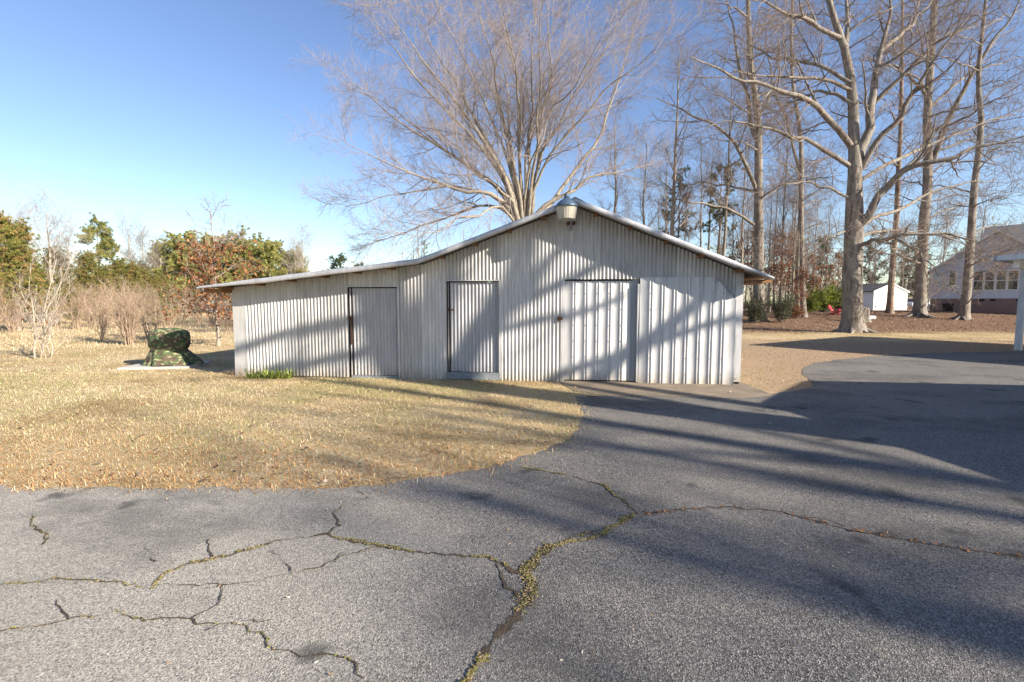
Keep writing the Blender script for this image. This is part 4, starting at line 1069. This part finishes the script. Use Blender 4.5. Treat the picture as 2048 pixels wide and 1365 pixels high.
for x, y, s in ((1585, 43, 0.9), (1540, 43, 1.0), (1500, 46, 1.1), (1628, 46, 0.8), (1462, 48, 1.0), (1660, 52, 0.9), (1596, 37, 0.55)):
    copy_tree(s0, stand(x, y), r_.uniform(0, 6), s)

# --- pines
PINE = np.array([(0.26, 0.27, 0.085), (0.32, 0.315, 0.10), (0.18, 0.21, 0.07), (0.36, 0.32, 0.12)])
DPINE = np.array([(0.055, 0.085, 0.035), (0.08, 0.115, 0.04), (0.045, 0.07, 0.035)])
CEDAR = np.array([(0.20, 0.20, 0.055), (0.26, 0.23, 0.06), (0.30, 0.20, 0.08), (0.14, 0.155, 0.045)])
def pine(label, loc, seed, h, pal, n1=34, l1=(1.6, 3.2), tmin=0.35, per=48, nl=0.21, nw=0.032, grp=None, nm="pine_tree", r0=0.17, lt=0.5, n2=7, ang=(55, 90)):
    rg, L0, L = free_tree(seed, h, r0, n1, l1, ang, tmin, [dict(n=n2, lo=0.5, hi=1.1, a0=30, a1=70, tmin=0.3, K=4, rs=0.5, rmin=0.01, up=0.1)], bend=0.05)
    L[0]['lt'] = lt; L[0]['up'] = 0.07
    t_ = thing(nm, label, "tree", loc, group=grp)
    def f(allv):
        P = allv[-1][0][:, 1:].reshape(-1, 3); P = np.concatenate([P, allv[-2][0][:, -2:].reshape(-1, 3)])
        P = P + rg.normal(size=P.shape) * 0.1
        return needles(rg, P, per, nl, nw, pal)
    f.mat = 'needle'
    return assemble(t_, rg, L0, L, 'pinebark', 'oaktwig', 8, foliage=f)
pg = "round-topped pines at the far side of the field"; pl = "round-topped yellow-green pine beyond the field"
p1 = pine(pl, stand(372, 60), 61, 9.0, PINE, 56, (2.4, 4.4), 0.15, grp=pg, lt=0.5, n2=9, nl=0.26, nw=0.045)
pl2 = ("round-topped pine showing between the young oak and the maple over the lean-to", "pines over the lean-to roof")
p2 = pine(pl2[0], stand(480, 62), 62, 9.2, PINE * 0.9, 54, (2.3, 4.0), 0.18, grp=pl2[1], lt=0.45, n2=9, nl=0.26, nw=0.045)
for k, (x, y, s) in enumerate([(345, 66, 0.95), (410, 64, 0.95), (445, 61, 0.98), (510, 66, 1.0), (540, 63, 0.92), (575, 70, 0.9), (430, 74, 1.1), (325, 72, 0.95), (462, 70, 1.05), (500, 76, 1.12), (545, 78, 1.08), (392, 78, 1.1), (590, 80, 1.0)]):
    copy_tree((p1, p2)[k % 2], stand(x, y), r_.uniform(0, 6), s, *(pl2 if x > 440 else (None, None)))
p3 = pine("small isolated pine peeking above the lean-to roof", stand(674, 75), 63, 8.3, DPINE, 30, (1.4, 2.4), 0.4)
copy_tree(p3, stand(716, 80), 1.0, 0.88, "lower dark pine tip showing above the lean-to roof near the maple")
pine("flat-topped open pine with a bare lower trunk beyond the brush", stand(205, 52), 64, 9.3, PINE * 0.85, 24, (1.6, 3.2), 0.6, nl=0.3)
pine("dark pine standing between the oak trunks near the yellow bush", stand(1640, 66), 65, 9.2, DPINE, 40, (1.6, 3.0), 0.12, lt=0.75)
pine("tall dark pine with wispy green boughs behind the barn's right slope", stand(1432, 48), 66, 14.0, PINE * 0.7, 22, (1.6, 3.4), 0.5)
pine("wispy green pine half hidden behind the bare trees and the gable", stand(1352, 52), 67, 14.0, DPINE * 1.2, 18, (1.4, 3.0), 0.5)
pine("big dusky pine behind the white shed", stand(1745, 84), 68, 12.5, DPINE * 1.1, 44, (2, 3.8), 0.15)
pine("dark pine behind the shed's right end", stand(1812, 80), 69, 9.5, DPINE, 36, (1.6, 3), 0.12)
# cedars at the left
ck = dict(n1=70, l1=(0.9, 2.0), tmin=0.10, per=24, nl=0.17, nw=0.035, nm="cedar_tree", r0=0.10, lt=0.7, n2=9, ang=(35, 70))
cg = "olive cedars along the left of the field"; cl = "olive-brown cedar at the edge of the brush"
c1 = pine("large olive cedar with a pale trunk at the left of the field", stand(34, 28), 71, 6.1, CEDAR, **ck)
c2 = pine(cl, stand(120, 42), 72, 5.5, CEDAR * 0.85, grp=cg, **ck)
for x, y, s in ((175, 46, 1.0), (-25, 30, 0.95), (238, 48, 0.95), (290, 50, 0.8), (150, 36, 0.55), (-60, 38, 1.1), (85, 38, 0.7), (330, 52, 0.7), (600, 58, 0.85), (560, 56, 0.8), (205, 40, 0.75), (265, 42, 0.8), (10, 36, 0.9), (310, 44, 0.65), (60, 44, 0.9), (385, 50, 0.6)):
    copy_tree(c2, stand(x, y), r_.uniform(0, 6), s, *(("olive cedar beside the large pale-trunked cedar", "cedars beside the large cedar") if x < 70 else ("olive cedar peeking over the lean-to roof", "cedars over the lean-to") if x > 500 else (None, None)))
# bare trees of the left tree line
bg_ = "bare trees along the left tree line"; bl_ = "wide-crowned pale bare tree in the left tree line"
rg, L0, L = free_tree(81, 9.0, 0.16, 22, (2.2, 4.4), (20, 50), 0.15, [dict(WL[0], n=9), dict(WL[1], n=6, rmin=0.006), dict(WL[2], rmin=0.005)])
b1 = assemble(thing("bare_tree", bl_, "tree", stand(100, 41), group=bg_), rg, L0, L, 'palebark', 'paletwig', 8)
for x, y, s in ((60, 50, 1.05), (265, 62, 1.15), (295, 64, 1.05), (612, 74, 1.2), (590, 68, 0.95), (150, 46, 0.85), (20, 56, 1.1), (-40, 46, 1.1), (330, 60, 0.9)):
    copy_tree(b1, stand(x, y), r_.uniform(0, 6), s)
# pale leaning saplings near the field edge
def multi_stem(nm, label, loc, seed, n, h, r0, spread, lv, tm, cm, grp=None, cat="shrub", foliage=None):
    rg = np.random.default_rng(seed); K = 9; Ps = []
    for k in range(n):
        a = rg.uniform(0, 6.28); u = np.linspace(0, 1, K)[:, None]; hh = h * rg.uniform(0.65, 1.05); sp_k = spread * rg.uniform(0.3, 1)
        P = np.array([[math.cos(a), math.sin(a), 0]]) * (0.08 * spread + sp_k * u ** 1.3) + np.array([[0, 0, 1.0]]) * (hh * u - 0.05) + np.cumsum(rg.normal(size=(K, 3)) * 0.018 * h, 0) * np.array([1, 1, 0.2])
        Ps.append(P)
    P = np.array(Ps); R = r0 * rg.uniform(0.6, 1.1, n)[:, None] * np.linspace(1, 0.25, K)[None]
    return assemble(thing(nm, label, cat, loc, group=grp), rg, (P, R), lv, tm, cm, 6, foliage=foliage(rg) if foliage else None)
BR2 = [dict(n=9, lo=0.4, hi=1.1, a0=15, a1=50, tmin=0.15, K=4, wander=0.12, up=0.08, rs=0.5, rmin=0.005), dict(n=6, lo=0.2, hi=0.5, a0=20, a1=50, tmin=0.1, K=3, up=0.05, rs=0.6, rmin=0.0035)]
multi_stem("bare_sapling", "pale multi-stemmed sapling with leaning white stems at the lawn's left edge", ground(64, 718), 91, 5, 3.0, 0.022, 1.1, BR2, 'palebark', 'paletwig', cat="tree",
           foliage=lambda rg: fol_leaf('leaf', BROWN, 0.10, 0.02, rg, cond=lambda P: P[:, 2] < 1.2))
multi_stem("bare_sapling", "thin bare sapling with a few brown leaves right of the pale sapling", ground(103, 716), 92, 3, 2.6, 0.02, 0.6, BR2, 'palebark', 'paletwig', cat="tree",
           foliage=lambda rg: fol_leaf('leaf', BROWN, 0.10, 0.03, rg, cond=lambda P: P[:, 2] < 1.3))
multi_stem("twiggy_shrub", "dense upright clump of reddish bare stems in the field", ground(258, 690), 93, 26, 2.2, 0.020, 0.75, BR2, 'redtwig', 'redtwig')
multi_stem("twiggy_shrub", "fan-shaped bare shrub on a single thin stem in the field", ground(203, 684), 94, 10, 2.2, 0.022, 0.8, BR2, 'redtwig', 'redtwig')
multi_stem("twiggy_shrub", "dark-stemmed bare shrub behind the camouflage cover", ground(300, 678), 95, 9, 2.3, 0.024, 0.75, BR2, 'redtwig', 'redtwig')
s0 = multi_stem("field_brush", "reddish bare brush growing along the far field edge", stand(335, 26), 96, 14, 2.4, 0.02, 1.0, BR2, 'redtwig', 'redtwig', grp="brush along the field edge")
for x, y, s in ((150, 30, 1.1), (180, 33, 1.2), (230, 31, 1.2), (275, 32, 1.15), (310, 34, 1.2), (360, 35, 1.2), (395, 37, 1.2), (110, 32, 1.0), (20, 27, 1.0), (-20, 25, 1.1), (425, 33, 0.9), (455, 38, 1.2), (60, 34, 1.1), (452, 27, 0.6)):
    copy_tree(s0, stand(x, y), r_.uniform(0, 6), s, *(("bare brush behind the pale multi-stemmed sapling", "brush behind the pale sapling") if x < 125 else ("bare brush around the young brown oak's trunk", "brush around the young oak") if x > 380 else (None, None)))

# --- evergreen bushes
def bush(label, loc, seed, h, spread, pal, size, n=16, frac=0.9, nm="evergreen_bush", grp=None):
    lv = [dict(n=10, lo=0.35, hi=0.8, a0=25, a1=65, tmin=0.1, K=4, rs=0.5, rmin=0.006), dict(n=6, lo=0.15, hi=0.4, a0=25, a1=65, tmin=0.1, K=3, rs=0.6, rmin=0.004)]
    return multi_stem(nm, label, loc, seed, n, h, 0.02, spread, lv, 'oaktwig', 'oaktwig', grp, foliage=lambda rg: fol_leaf('leaf', pal, size, frac, rng=rg, spread=0.06))
YG = np.array([(0.22, 0.27, 0.035), (0.28, 0.31, 0.04), (0.12, 0.18, 0.03), (0.17, 0.22, 0.035)])
HOL = np.array([(0.03, 0.05, 0.022), (0.045, 0.07, 0.03), (0.025, 0.04, 0.02), (0.06, 0.07, 0.03)])
bush("bright yellow-green bush at the wood's edge behind the red chair", stand(1645, 45), 101, 2.5, 1.7, YG, 0.16, 22)
bush("smaller green bush left of the bright yellow bush", stand(1624, 44), 102, 1.6, 0.9, YG * 0.7, 0.14, 14)
bush("green bush right of the bright yellow bush by the oak trunk", stand(1676, 47.5), 106, 2.6, 1.0, YG * 0.6, 0.15, 14)
bush("dark rounded holly at the foot of the trees beside the barn", stand(1513, 33.5), 103, 1.9, 0.75, HOL, 0.10, 18)
bush("dark spreading holly with bare stems showing beneath", stand(1562, 34), 104, 1.9, 1.2, HOL * 1.15, 0.10, 18)
bush("round green pine bush in the brush beyond the field", stand(330, 34), 105, 2.4, 1.1, PINE, 0.14, 18)
bush("low brown-leaved shrub beside the twin-stemmed tree", stand(1588, 37), 107, 0.9, 0.5, BROWN * 1.2, 0.12, 10, 0.5, nm="brown_shrub")

# --- far wood: a mass nobody could count
rg = np.random.default_rng(123); n = 175
fx = np.concatenate([rng_ for rng_ in (rg.uniform(-125, -20, 50), rg.uniform(-20, 130, 125))]); fy = rg.uniform(76, 125, n) + 0.1 * np.abs(fx) * 0
K = 8; hh = rg.uniform(9.5, 14.5, n); u = np.linspace(0, 1, K)
hh = np.where(fx < -25, hh * 0.62, hh)
P = np.stack([fx[:, None] + np.cumsum(rg.normal(size=(n, K)) * 0.12, 1), fy[:, None] + np.zeros((n, K)), terrain(fx, fy)[:, None] + hh[:, None] * u], -1)
L0 = (P, rg.uniform(0.12, 0.24, n)[:, None] * (1 - 0.8 * u)[None])
L1 = spawn(rg, *L0, n=23, lo=1.4, hi=3.6, a0=25, a1=65, tmin=0.12, K=4, up=0.1, rs=0.4, rmin=0.03)
L2 = spawn(rg, *L1, n=3, lo=0.7, hi=1.8, a0=25, a1=60, tmin=0.2, K=2, rs=0.5, rmin=0.018)
nb_ = 420; bx = np.concatenate([rg.uniform(-110, -15, 150), rg.uniform(-15, 110, 270)]); by = rg.uniform(64, 105, nb_); ub = np.linspace(0, 1, 4)
Pb = np.stack([bx[:, None] + rg.normal(size=(nb_, 1)) * 0.4 * ub, by[:, None] + 0 * ub, terrain(bx, by)[:, None] + rg.uniform(2.5, 5.5, nb_)[:, None] * ub], -1)
B0 = (Pb, np.full((nb_, 4), 0.05)); B1 = spawn(rg, *B0, n=13, lo=1.2, hi=2.8, a0=20, a1=65, tmin=0.0, K=3, up=0.15, rs=0.7, rmin=0.03); B2 = spawn(rg, *B1, n=2, lo=0.6, hi=1.4, a0=20, a1=60, tmin=0.2, K=2, rs=0.6, rmin=0.022)
V, F = join([tubes(*L0, 5), tubes(*L1, 3), tubes(*L2, 3), tubes(*B1, 3), tubes(*B2, 3)])
wood = tag(link("far_wood", mesh_np("far_wood", V, F), M['oaktwig'], kind="stuff"), "mass of bare grey woodland closing the view behind house, shed and field", "woods")
ev = rg.random(n) < 0.36
Pn = L2[0].reshape(n, -1, 3)[ev].reshape(-1, 3); Pn = Pn[rg.random(len(Pn)) < 0.7]
V, F, C_ = needles(rg, Pn, 9, 0.6, 0.12, np.concatenate([DPINE * 1.2, PINE * 0.8]))
link("wood_needles", mesh_np("wood_needles", V, F, C_), M['needle'], parent=wood, kind="stuff")

# --- trees behind the viewer towards the sun; their limbs shade wall, lawn and drive
def back(px, py, L): return wall_world(px, py) + SUN * (L / math.cos(SUN_EL))
LT = 25.0
f0 = back(832, 748, LT); tb = np.array([f0[0], f0[1], 0.0])
tr_ = lambda dz: np.array([tb[0], tb[1], f0[2] + dz])
def sh(pts, root=None, j=0.0):
    q = [back(x, y, LT + j * k) for k, (x, y) in enumerate(pts)]
    return ([root] if root is not None else []) + q
stems = [([tb, tr_(-6), tr_(-1.5), f0], 0.80, 0.42), (sh([(832, 748), (790, 690), (768, 600), (750, 520), (735, 380)], None, 0.3), 0.30, 0.22), (sh([(832, 748), (868, 680), (880, 590), (884, 500), (895, 330)], None, -0.3), 0.27, 0.20),
         (sh([(920, 752), (965, 650), (1000, 605), (1036, 557), (1052, 480), (1060, 380)], tr_(-2.5), 0.4), 0.21, 0.15), (sh([(999, 628), (1062, 586), (1124, 575), (1160, 548), (1215, 520)], tr_(-1.0), -0.4), 0.17, 0.10),
         (sh([(1060, 575), (1100, 512), (1140, 488)], back(1010, 618, LT), 0.0), 0.12, 0.08), (sh([(1194, 762), (1260, 701), (1326, 660), (1374, 619), (1410, 590), (1450, 540)], tr_(-5.5), 0.5), 0.19, 0.13),
         (sh([(1100, 752), (1175, 729), (1257, 704)], tr_(-3.5), 0.2), 0.14, 0.10), (sh([(1326, 682), (1421, 647), (1490, 640)], back(1270, 697, LT + 1), 0.0), 0.10, 0.08),
         (sh([(765, 625), (697, 645), (565, 669), (470, 700)], None, 0.3), 0.15, 0.10), (sh([(765, 690), (700, 712), (614, 728), (540, 738)], None, -0.3), 0.12, 0.09), (sh([(885, 560), (930, 500), (990, 440), (1020, 400)], None, 0.2), 0.14, 0.09),
         (sh([(1080, 640), (1160, 625), (1260, 590)], back(1000, 660, LT), 0.2), 0.10, 0.07)]
P = np.array([resample(np.array(p) - tb, 18) for p, _, _ in stems]); R = np.array([np.linspace(a, c_, 18) for _, a, c_ in stems])
rg = np.random.default_rng(201)
so = assemble(thing("shade_oak", "tall forked oak across the drive whose limbs shade the barn front", "tree", tb), rg, (P, R),
         [dict(n=3, lo=1.2, hi=2.6, a0=25, a1=60, tmin=0.3, K=6, wander=0.15, rs=0.3, rmin=0.012, rmax=0.03), dict(n=4, lo=0.6, hi=1.4, a0=25, a1=60, K=3, rs=0.5, rmin=0.008)], 'oakbark', 'oaktwig', 12)
gs = "bare trees across the drive towards the sun"; lsx = "tall bare tree across the drive whose crown shades lawn and asphalt"
rg, L0, L = free_tree(202, 21, 0.52, 18, (3.0, 6.5), (30, 65), 0.35, [dict(n=5, lo=1.2, hi=3.0, a0=25, a1=60, tmin=0.2, K=5, rs=0.5, rmin=0.012), dict(n=3, lo=0.5, hi=1.2, a0=25, a1=60, K=3, rs=0.55, rmin=0.008)], bend=0.12)
L[0]['rmax'] = 0.24
sa = assemble(thing("shade_tree", lsx, "tree", (36.0, -20.8, 0), group=gs), rg, L0, L, 'oakbark', 'oaktwig', 10)
for x, y, rz, s in ((30.0, -12.8, 1.0, 0.95), (36.5, -18.0, 4.1, 1.0), (41.0, -25.5, 2.0, 1.05), (45.0, -25.0, 5.2, 1.1), (33.0, -17.6, 3.3, 0.85)):
    copy_tree(sa, (x, y, 0), rz, s)

# ------------------------------------------------------------------ grass, straw, leaves, plants
def blades(rng, x, y, h, w, lean, cols):
    n = len(x); z = terrain(x, y); a = rng.uniform(0, 2 * np.pi, n); d = np.stack([np.cos(a), np.sin(a), np.zeros(n)], -1); s = np.stack([-np.sin(a), np.cos(a), np.zeros(n)], -1)
    b = np.stack([x, y, z - 0.004], -1); l = lean * rng.uniform(0.3, 1.3, n)
    hh = h[:, None]; up = np.array([0, 0, 1.0])
    m_ = b + d * (l * 0.35)[:, None] * hh + up * hh * (0.55 - 0.18 * l)[:, None]
    t = b + d * (l * 1.0)[:, None] * hh + up * hh * (1.0 - 0.55 * l)[:, None]
    ww = (w * rng.uniform(0.7, 1.3, n))[:, None] * s * 0.5
    V = np.stack([b - ww, b + ww, m_ + ww * 0.8, m_ - ww * 0.8, t], 1).reshape(-1, 3); i = np.arange(n)[:, None] * 5
    return V, [i + np.array([0, 1, 2, 3]), i + np.array([3, 2, 4])], np.repeat(cols, 5, 0)
STRAW, PALE, GREEN, RUST, DRY = np.array((0.62, 0.49, 0.28)), np.array((0.76, 0.64, 0.43)), np.array((0.30, 0.32, 0.11)), np.array((0.50, 0.27, 0.12)), np.array((0.38, 0.25, 0.12))
def lawn_cols(rng, x, y):
    n = len(x); g = fbm(x * 0.55 + 11, y * 0.55 + 3, 3); p = fbm(x * 0.35 + 40, y * 0.35, 3); k = rng.random(n)
    c = np.where((k < np.clip((g - 0.47) * 3.2, 0.04, 0.65))[:, None], GREEN, STRAW)
    c = np.where((rng.random(n) < np.clip((p - 0.35) * 2.4, 0.1, 0.8))[:, None] & (k > 0.4)[:, None], PALE, c)
    e = smooth(7.0, 4.6, y + 0.05 * np.abs(x)) * (y < 11)
    c = np.where((rng.random(n) < 0.75 * e)[:, None], np.where((rng.random(n) < 0.6)[:, None], RUST, DRY), c)
    dk = smooth(0.50, 0.66, fbm(x * 0.9 + 70, y * 0.9 + 20, 3)) * 0.65
    c = np.where((rng.random(n) < dk)[:, None], DRY * 0.85, c)
    rb = (x > 4) & (y < 23) & (rng.random(n) < 0.75)
    c = np.where(rb[:, None], np.where((rng.random(n) < 0.5)[:, None], np.array((0.42, 0.30, 0.20)), np.array((0.26, 0.18, 0.12))), c)
    ms_ = (x > 4.2) & (x < 7.6) & (y > 9.2) & (y < 12.8) & (rng.random(n) < smooth(0.40, 0.6, fbm(x * 1.4, y * 1.4, 2)))
    c = np.where(ms_[:, None], np.array((0.22, 0.22, 0.05)), c)
    return c * rng.uniform(0.7, 1.22, n)[:, None]
def on_barn(x, y):
    q = np.stack([x - BL[0], y - BL[1]], -1); s = q @ U; t = -(q @ NRM)
    return (s > -0.02) & (s < W + 0.02) & (t > -0.02) & (t < DEPTH)
rg = np.random.default_rng(301)
def scatter(n, x0, x1, y0, y1, power=1.0):
    x, y = rg.uniform(x0, x1, n), y0 + (y1 - y0) * rg.random(n) ** power
    a = inside(x, y, POLY); near_ = a & ~inside(x - 0.07, y + 0.08, POLY); mid_ = a & ~inside(x - 0.20, y + 0.25, POLY)
    a &= ~((near_ & (rg.random(n) < 0.55)) | (mid_ & (rg.random(n) < 0.13)))
    k = ~a & ~on_barn(x, y) & ~inside(x, y, APRON) & (np.abs(x) < 1.14 * y + 1.0)
    return x[k], y[k]
parts = []
x, y = scatter(175000, -14, 2.2, 4.0, 11.2, 1.15)
parts.append(blades(rg, x, y, rg.uniform(0.02, 0.075, len(x)) * (0.55 + 0.9 * fbm(x * 2.3 + 9, y * 2.3, 3)), 0.0056, 1.3, lawn_cols(rg, x, y)))
x, y = scatter(64000, -32, -3, 11, 26, 1.2)
x2, y2 = scatter(42000, 3.5, 32, 9, 29, 1.1)
x, y = np.concatenate([x, x2]), np.concatenate([y, y2])
parts.append(blades(rg, x, y, rg.uniform(0.03, 0.09, len(x)), 0.010, 1.1, lawn_cols(rg, x, y)))
def bundle(name, parts, mt, lab, cat):
    V, F4, F3, C_, n = [], [], [], [], 0
    for v, f, c_ in parts: V.append(v); F4.append(f[0] + n); F3.append(f[1] + n); C_.append(c_); n += len(v)
    return tag(link(name, mesh_np(name, np.concatenate(V), [np.concatenate(F4), np.concatenate(F3)], np.concatenate(C_)), M[mt], kind="stuff"), lab, cat)
bundle("lawn_grass", parts, 'grass', "short dormant straw-coloured lawn grass with green patches", "grass")
# tall straw of the field
x, y = rg.uniform(-75, -6, 80000), 13 + 47 * rg.random(80000) ** 1.3
k = (x < -0.33 * y - 2.0) & (np.abs(x) < 1.14 * y) & (fbm(x * 0.5, y * 0.5, 3) * 6 - 3 + y > 20.5 + 0.55 * (x + 11)); x, y = x[k], y[k]
c_ = np.where((rg.random(len(x)) < 0.65)[:, None], PALE * np.array([0.92, 0.88, 0.88]), STRAW * np.array([0.98, 0.95, 1.0])) * rg.uniform(0.7, 1.2, len(x))[:, None]
bundle("field_straw", [blades(rg, x, y, rg.uniform(0.05, 0.17, len(x)) * (1 + 1.5 * smooth(24, 34, y)), 0.016, 0.6, c_)], 'grass', "tall pale straw standing in the field left of the barn", "straw")
# fallen leaves under the oaks, a few blown over lawn and drive
n = 34000
x, y = rg.uniform(7, 50, n), rg.uniform(25, 47, n); k = (fbm(x * 0.3, y * 0.3, 2) * 7 + y > 31.0) & (np.abs(x) < 1.16 * y) & (x > 9); x, y = x[k], y[k]
xa, ya = rg.uniform(-14, 14, 1500), 4.1 + 20 * rg.random(1500) ** 2.2; k = ~inside(xa, ya, POLY) & ~on_barn(xa, ya); xa, ya = xa[k], ya[k]
ck_ = np.array([ground(*p)[:2] for p in CR[1][0]]); ti = rg.random(110) * (len(ck_) - 1.01); ii = ti.astype(int); cp_ = ck_[ii] + (ck_[ii + 1] - ck_[ii]) * (ti - ii)[:, None] + rg.normal(size=(110, 2)) * 0.012
P = np.concatenate([np.stack([x, y, terrain(x, y) + 0.02], -1), np.stack([xa, ya, terrain(xa, ya) + 0.03], -1)])
LITP = np.array([(0.20, 0.12, 0.075), (0.13, 0.075, 0.05), (0.28, 0.19, 0.13), (0.36, 0.27, 0.20), (0.24, 0.13, 0.075), (0.42, 0.33, 0.25)])
V, F, C_ = leafs(rg, P, np.concatenate([np.full((len(x), 1), 0.13), np.full((len(xa), 1), 0.075)]), LITP, 0.0, 0.0, 0.6)
V[:, 2] = np.maximum(V[:, 2] * 0.35 + np.repeat(P[:, 2], 4) * 0.65, np.repeat(P[:, 2], 4) - 0.012)
P2 = np.concatenate([cp_, np.zeros((len(cp_), 1)) + 0.014], 1); V2, F2, C2 = leafs(rg, P2, 0.032, BROWN * 1.2, 0.0, 0.0, 0.5)
V2[:, 2] = np.clip(V2[:, 2], 0.011, 0.03)
tag(link("fallen_leaves", mesh_np("fallen_leaves", np.concatenate([V, V2]), np.concatenate([F, F2 + len(V)]), np.concatenate([C_, C2])), M['leaf'], kind="stuff"), "brown fallen oak leaves littering the ground under the trees", "leaves")

# grit, needles and leaf crumbs lying on the asphalt
n = 900
x, y = rg.uniform(-6, 9, n), 1.8 + 9 * rg.random(n) ** 1.6; k = inside(x, y, POLY) & (np.abs(x) < 1.15 * y); x, y = x[k], y[k]
V, F, C_ = leafs(rg, np.stack([x, y, np.full(len(x), 0.012)], -1), 0.022, np.array([(0.36, 0.24, 0.14), (0.5, 0.46, 0.40), (0.25, 0.15, 0.08), (0.62, 0.58, 0.52), (0.45, 0.33, 0.18)]), 0.0, 0.0, 0.35)
V[:, 2] = np.clip(V[:, 2], 0.009, 0.022)
link("drive_litter", mesh_np("drive_litter", V, F, C_), M['leaf'], parent=drive, kind="stuff")

# strap-leaved plant and dry stalks by the barn's left corner
def straps(name, label, cat, loc, n, L, w, cols, spread, lift):
    V, F, C_ = [], [], []
    for k in range(n):
        a = rg.uniform(0, 2 * np.pi); b = np.array([np.clip(rg.normal(), -1.5, 1.5) * spread, np.clip(rg.normal(), -1.5, 1.5) * spread * 0.25, 0.0]); l = L * rg.uniform(0.6, 1.2); d = np.array([math.cos(a), math.sin(a) * 0.6, 0]); s = np.array([-math.sin(a), math.cos(a), 0]) * w * 0.5
        el = rg.uniform(*lift); c0_ = cols[rg.integers(len(cols))] * rg.uniform(0.75, 1.25); n0 = len(V); m_ = 6
        for i in range(m_ + 1):
            u = i / m_; p = b + d * l * u * math.cos(el) + np.array([0, 0, 1]) * (l * (u * math.sin(el) - 0.55 * u * u * math.sin(el) * (1 + 0.3 * math.cos(el)))) ; ww = s * (1 - u ** 2.5)
            V += [p - ww, p + ww]; C_ += [c0_, c0_]
        F += [(n0 + 2 * i, n0 + 2 * i + 1, n0 + 2 * i + 3, n0 + 2 * i + 2) for i in range(m_)]
    return tag(link(name, mesh_np(name, V, np.array(F), np.array(C_)), M['leaf'], None, loc), label, cat)
q = ground(540, 757)
straps("strap_leaf_plant", "green strap-leaved plant clump against the lean-to wall", "plant", (q[0], q[1], 0), 150, 0.5, 0.024, np.array([(0.22, 0.28, 0.06), (0.30, 0.33, 0.08), (0.15, 0.21, 0.05)]), 0.30, (0.5, 1.4))
q = ground(470, 757)
straps("dry_stalks", "tuft of dry broken stalks at the barn's left corner", "plant", (q[0], q[1], 0), 46, 0.5, 0.009, np.array([(0.30, 0.20, 0.12), (0.42, 0.31, 0.19), (0.20, 0.13, 0.08)]), 0.16, (0.7, 1.5))
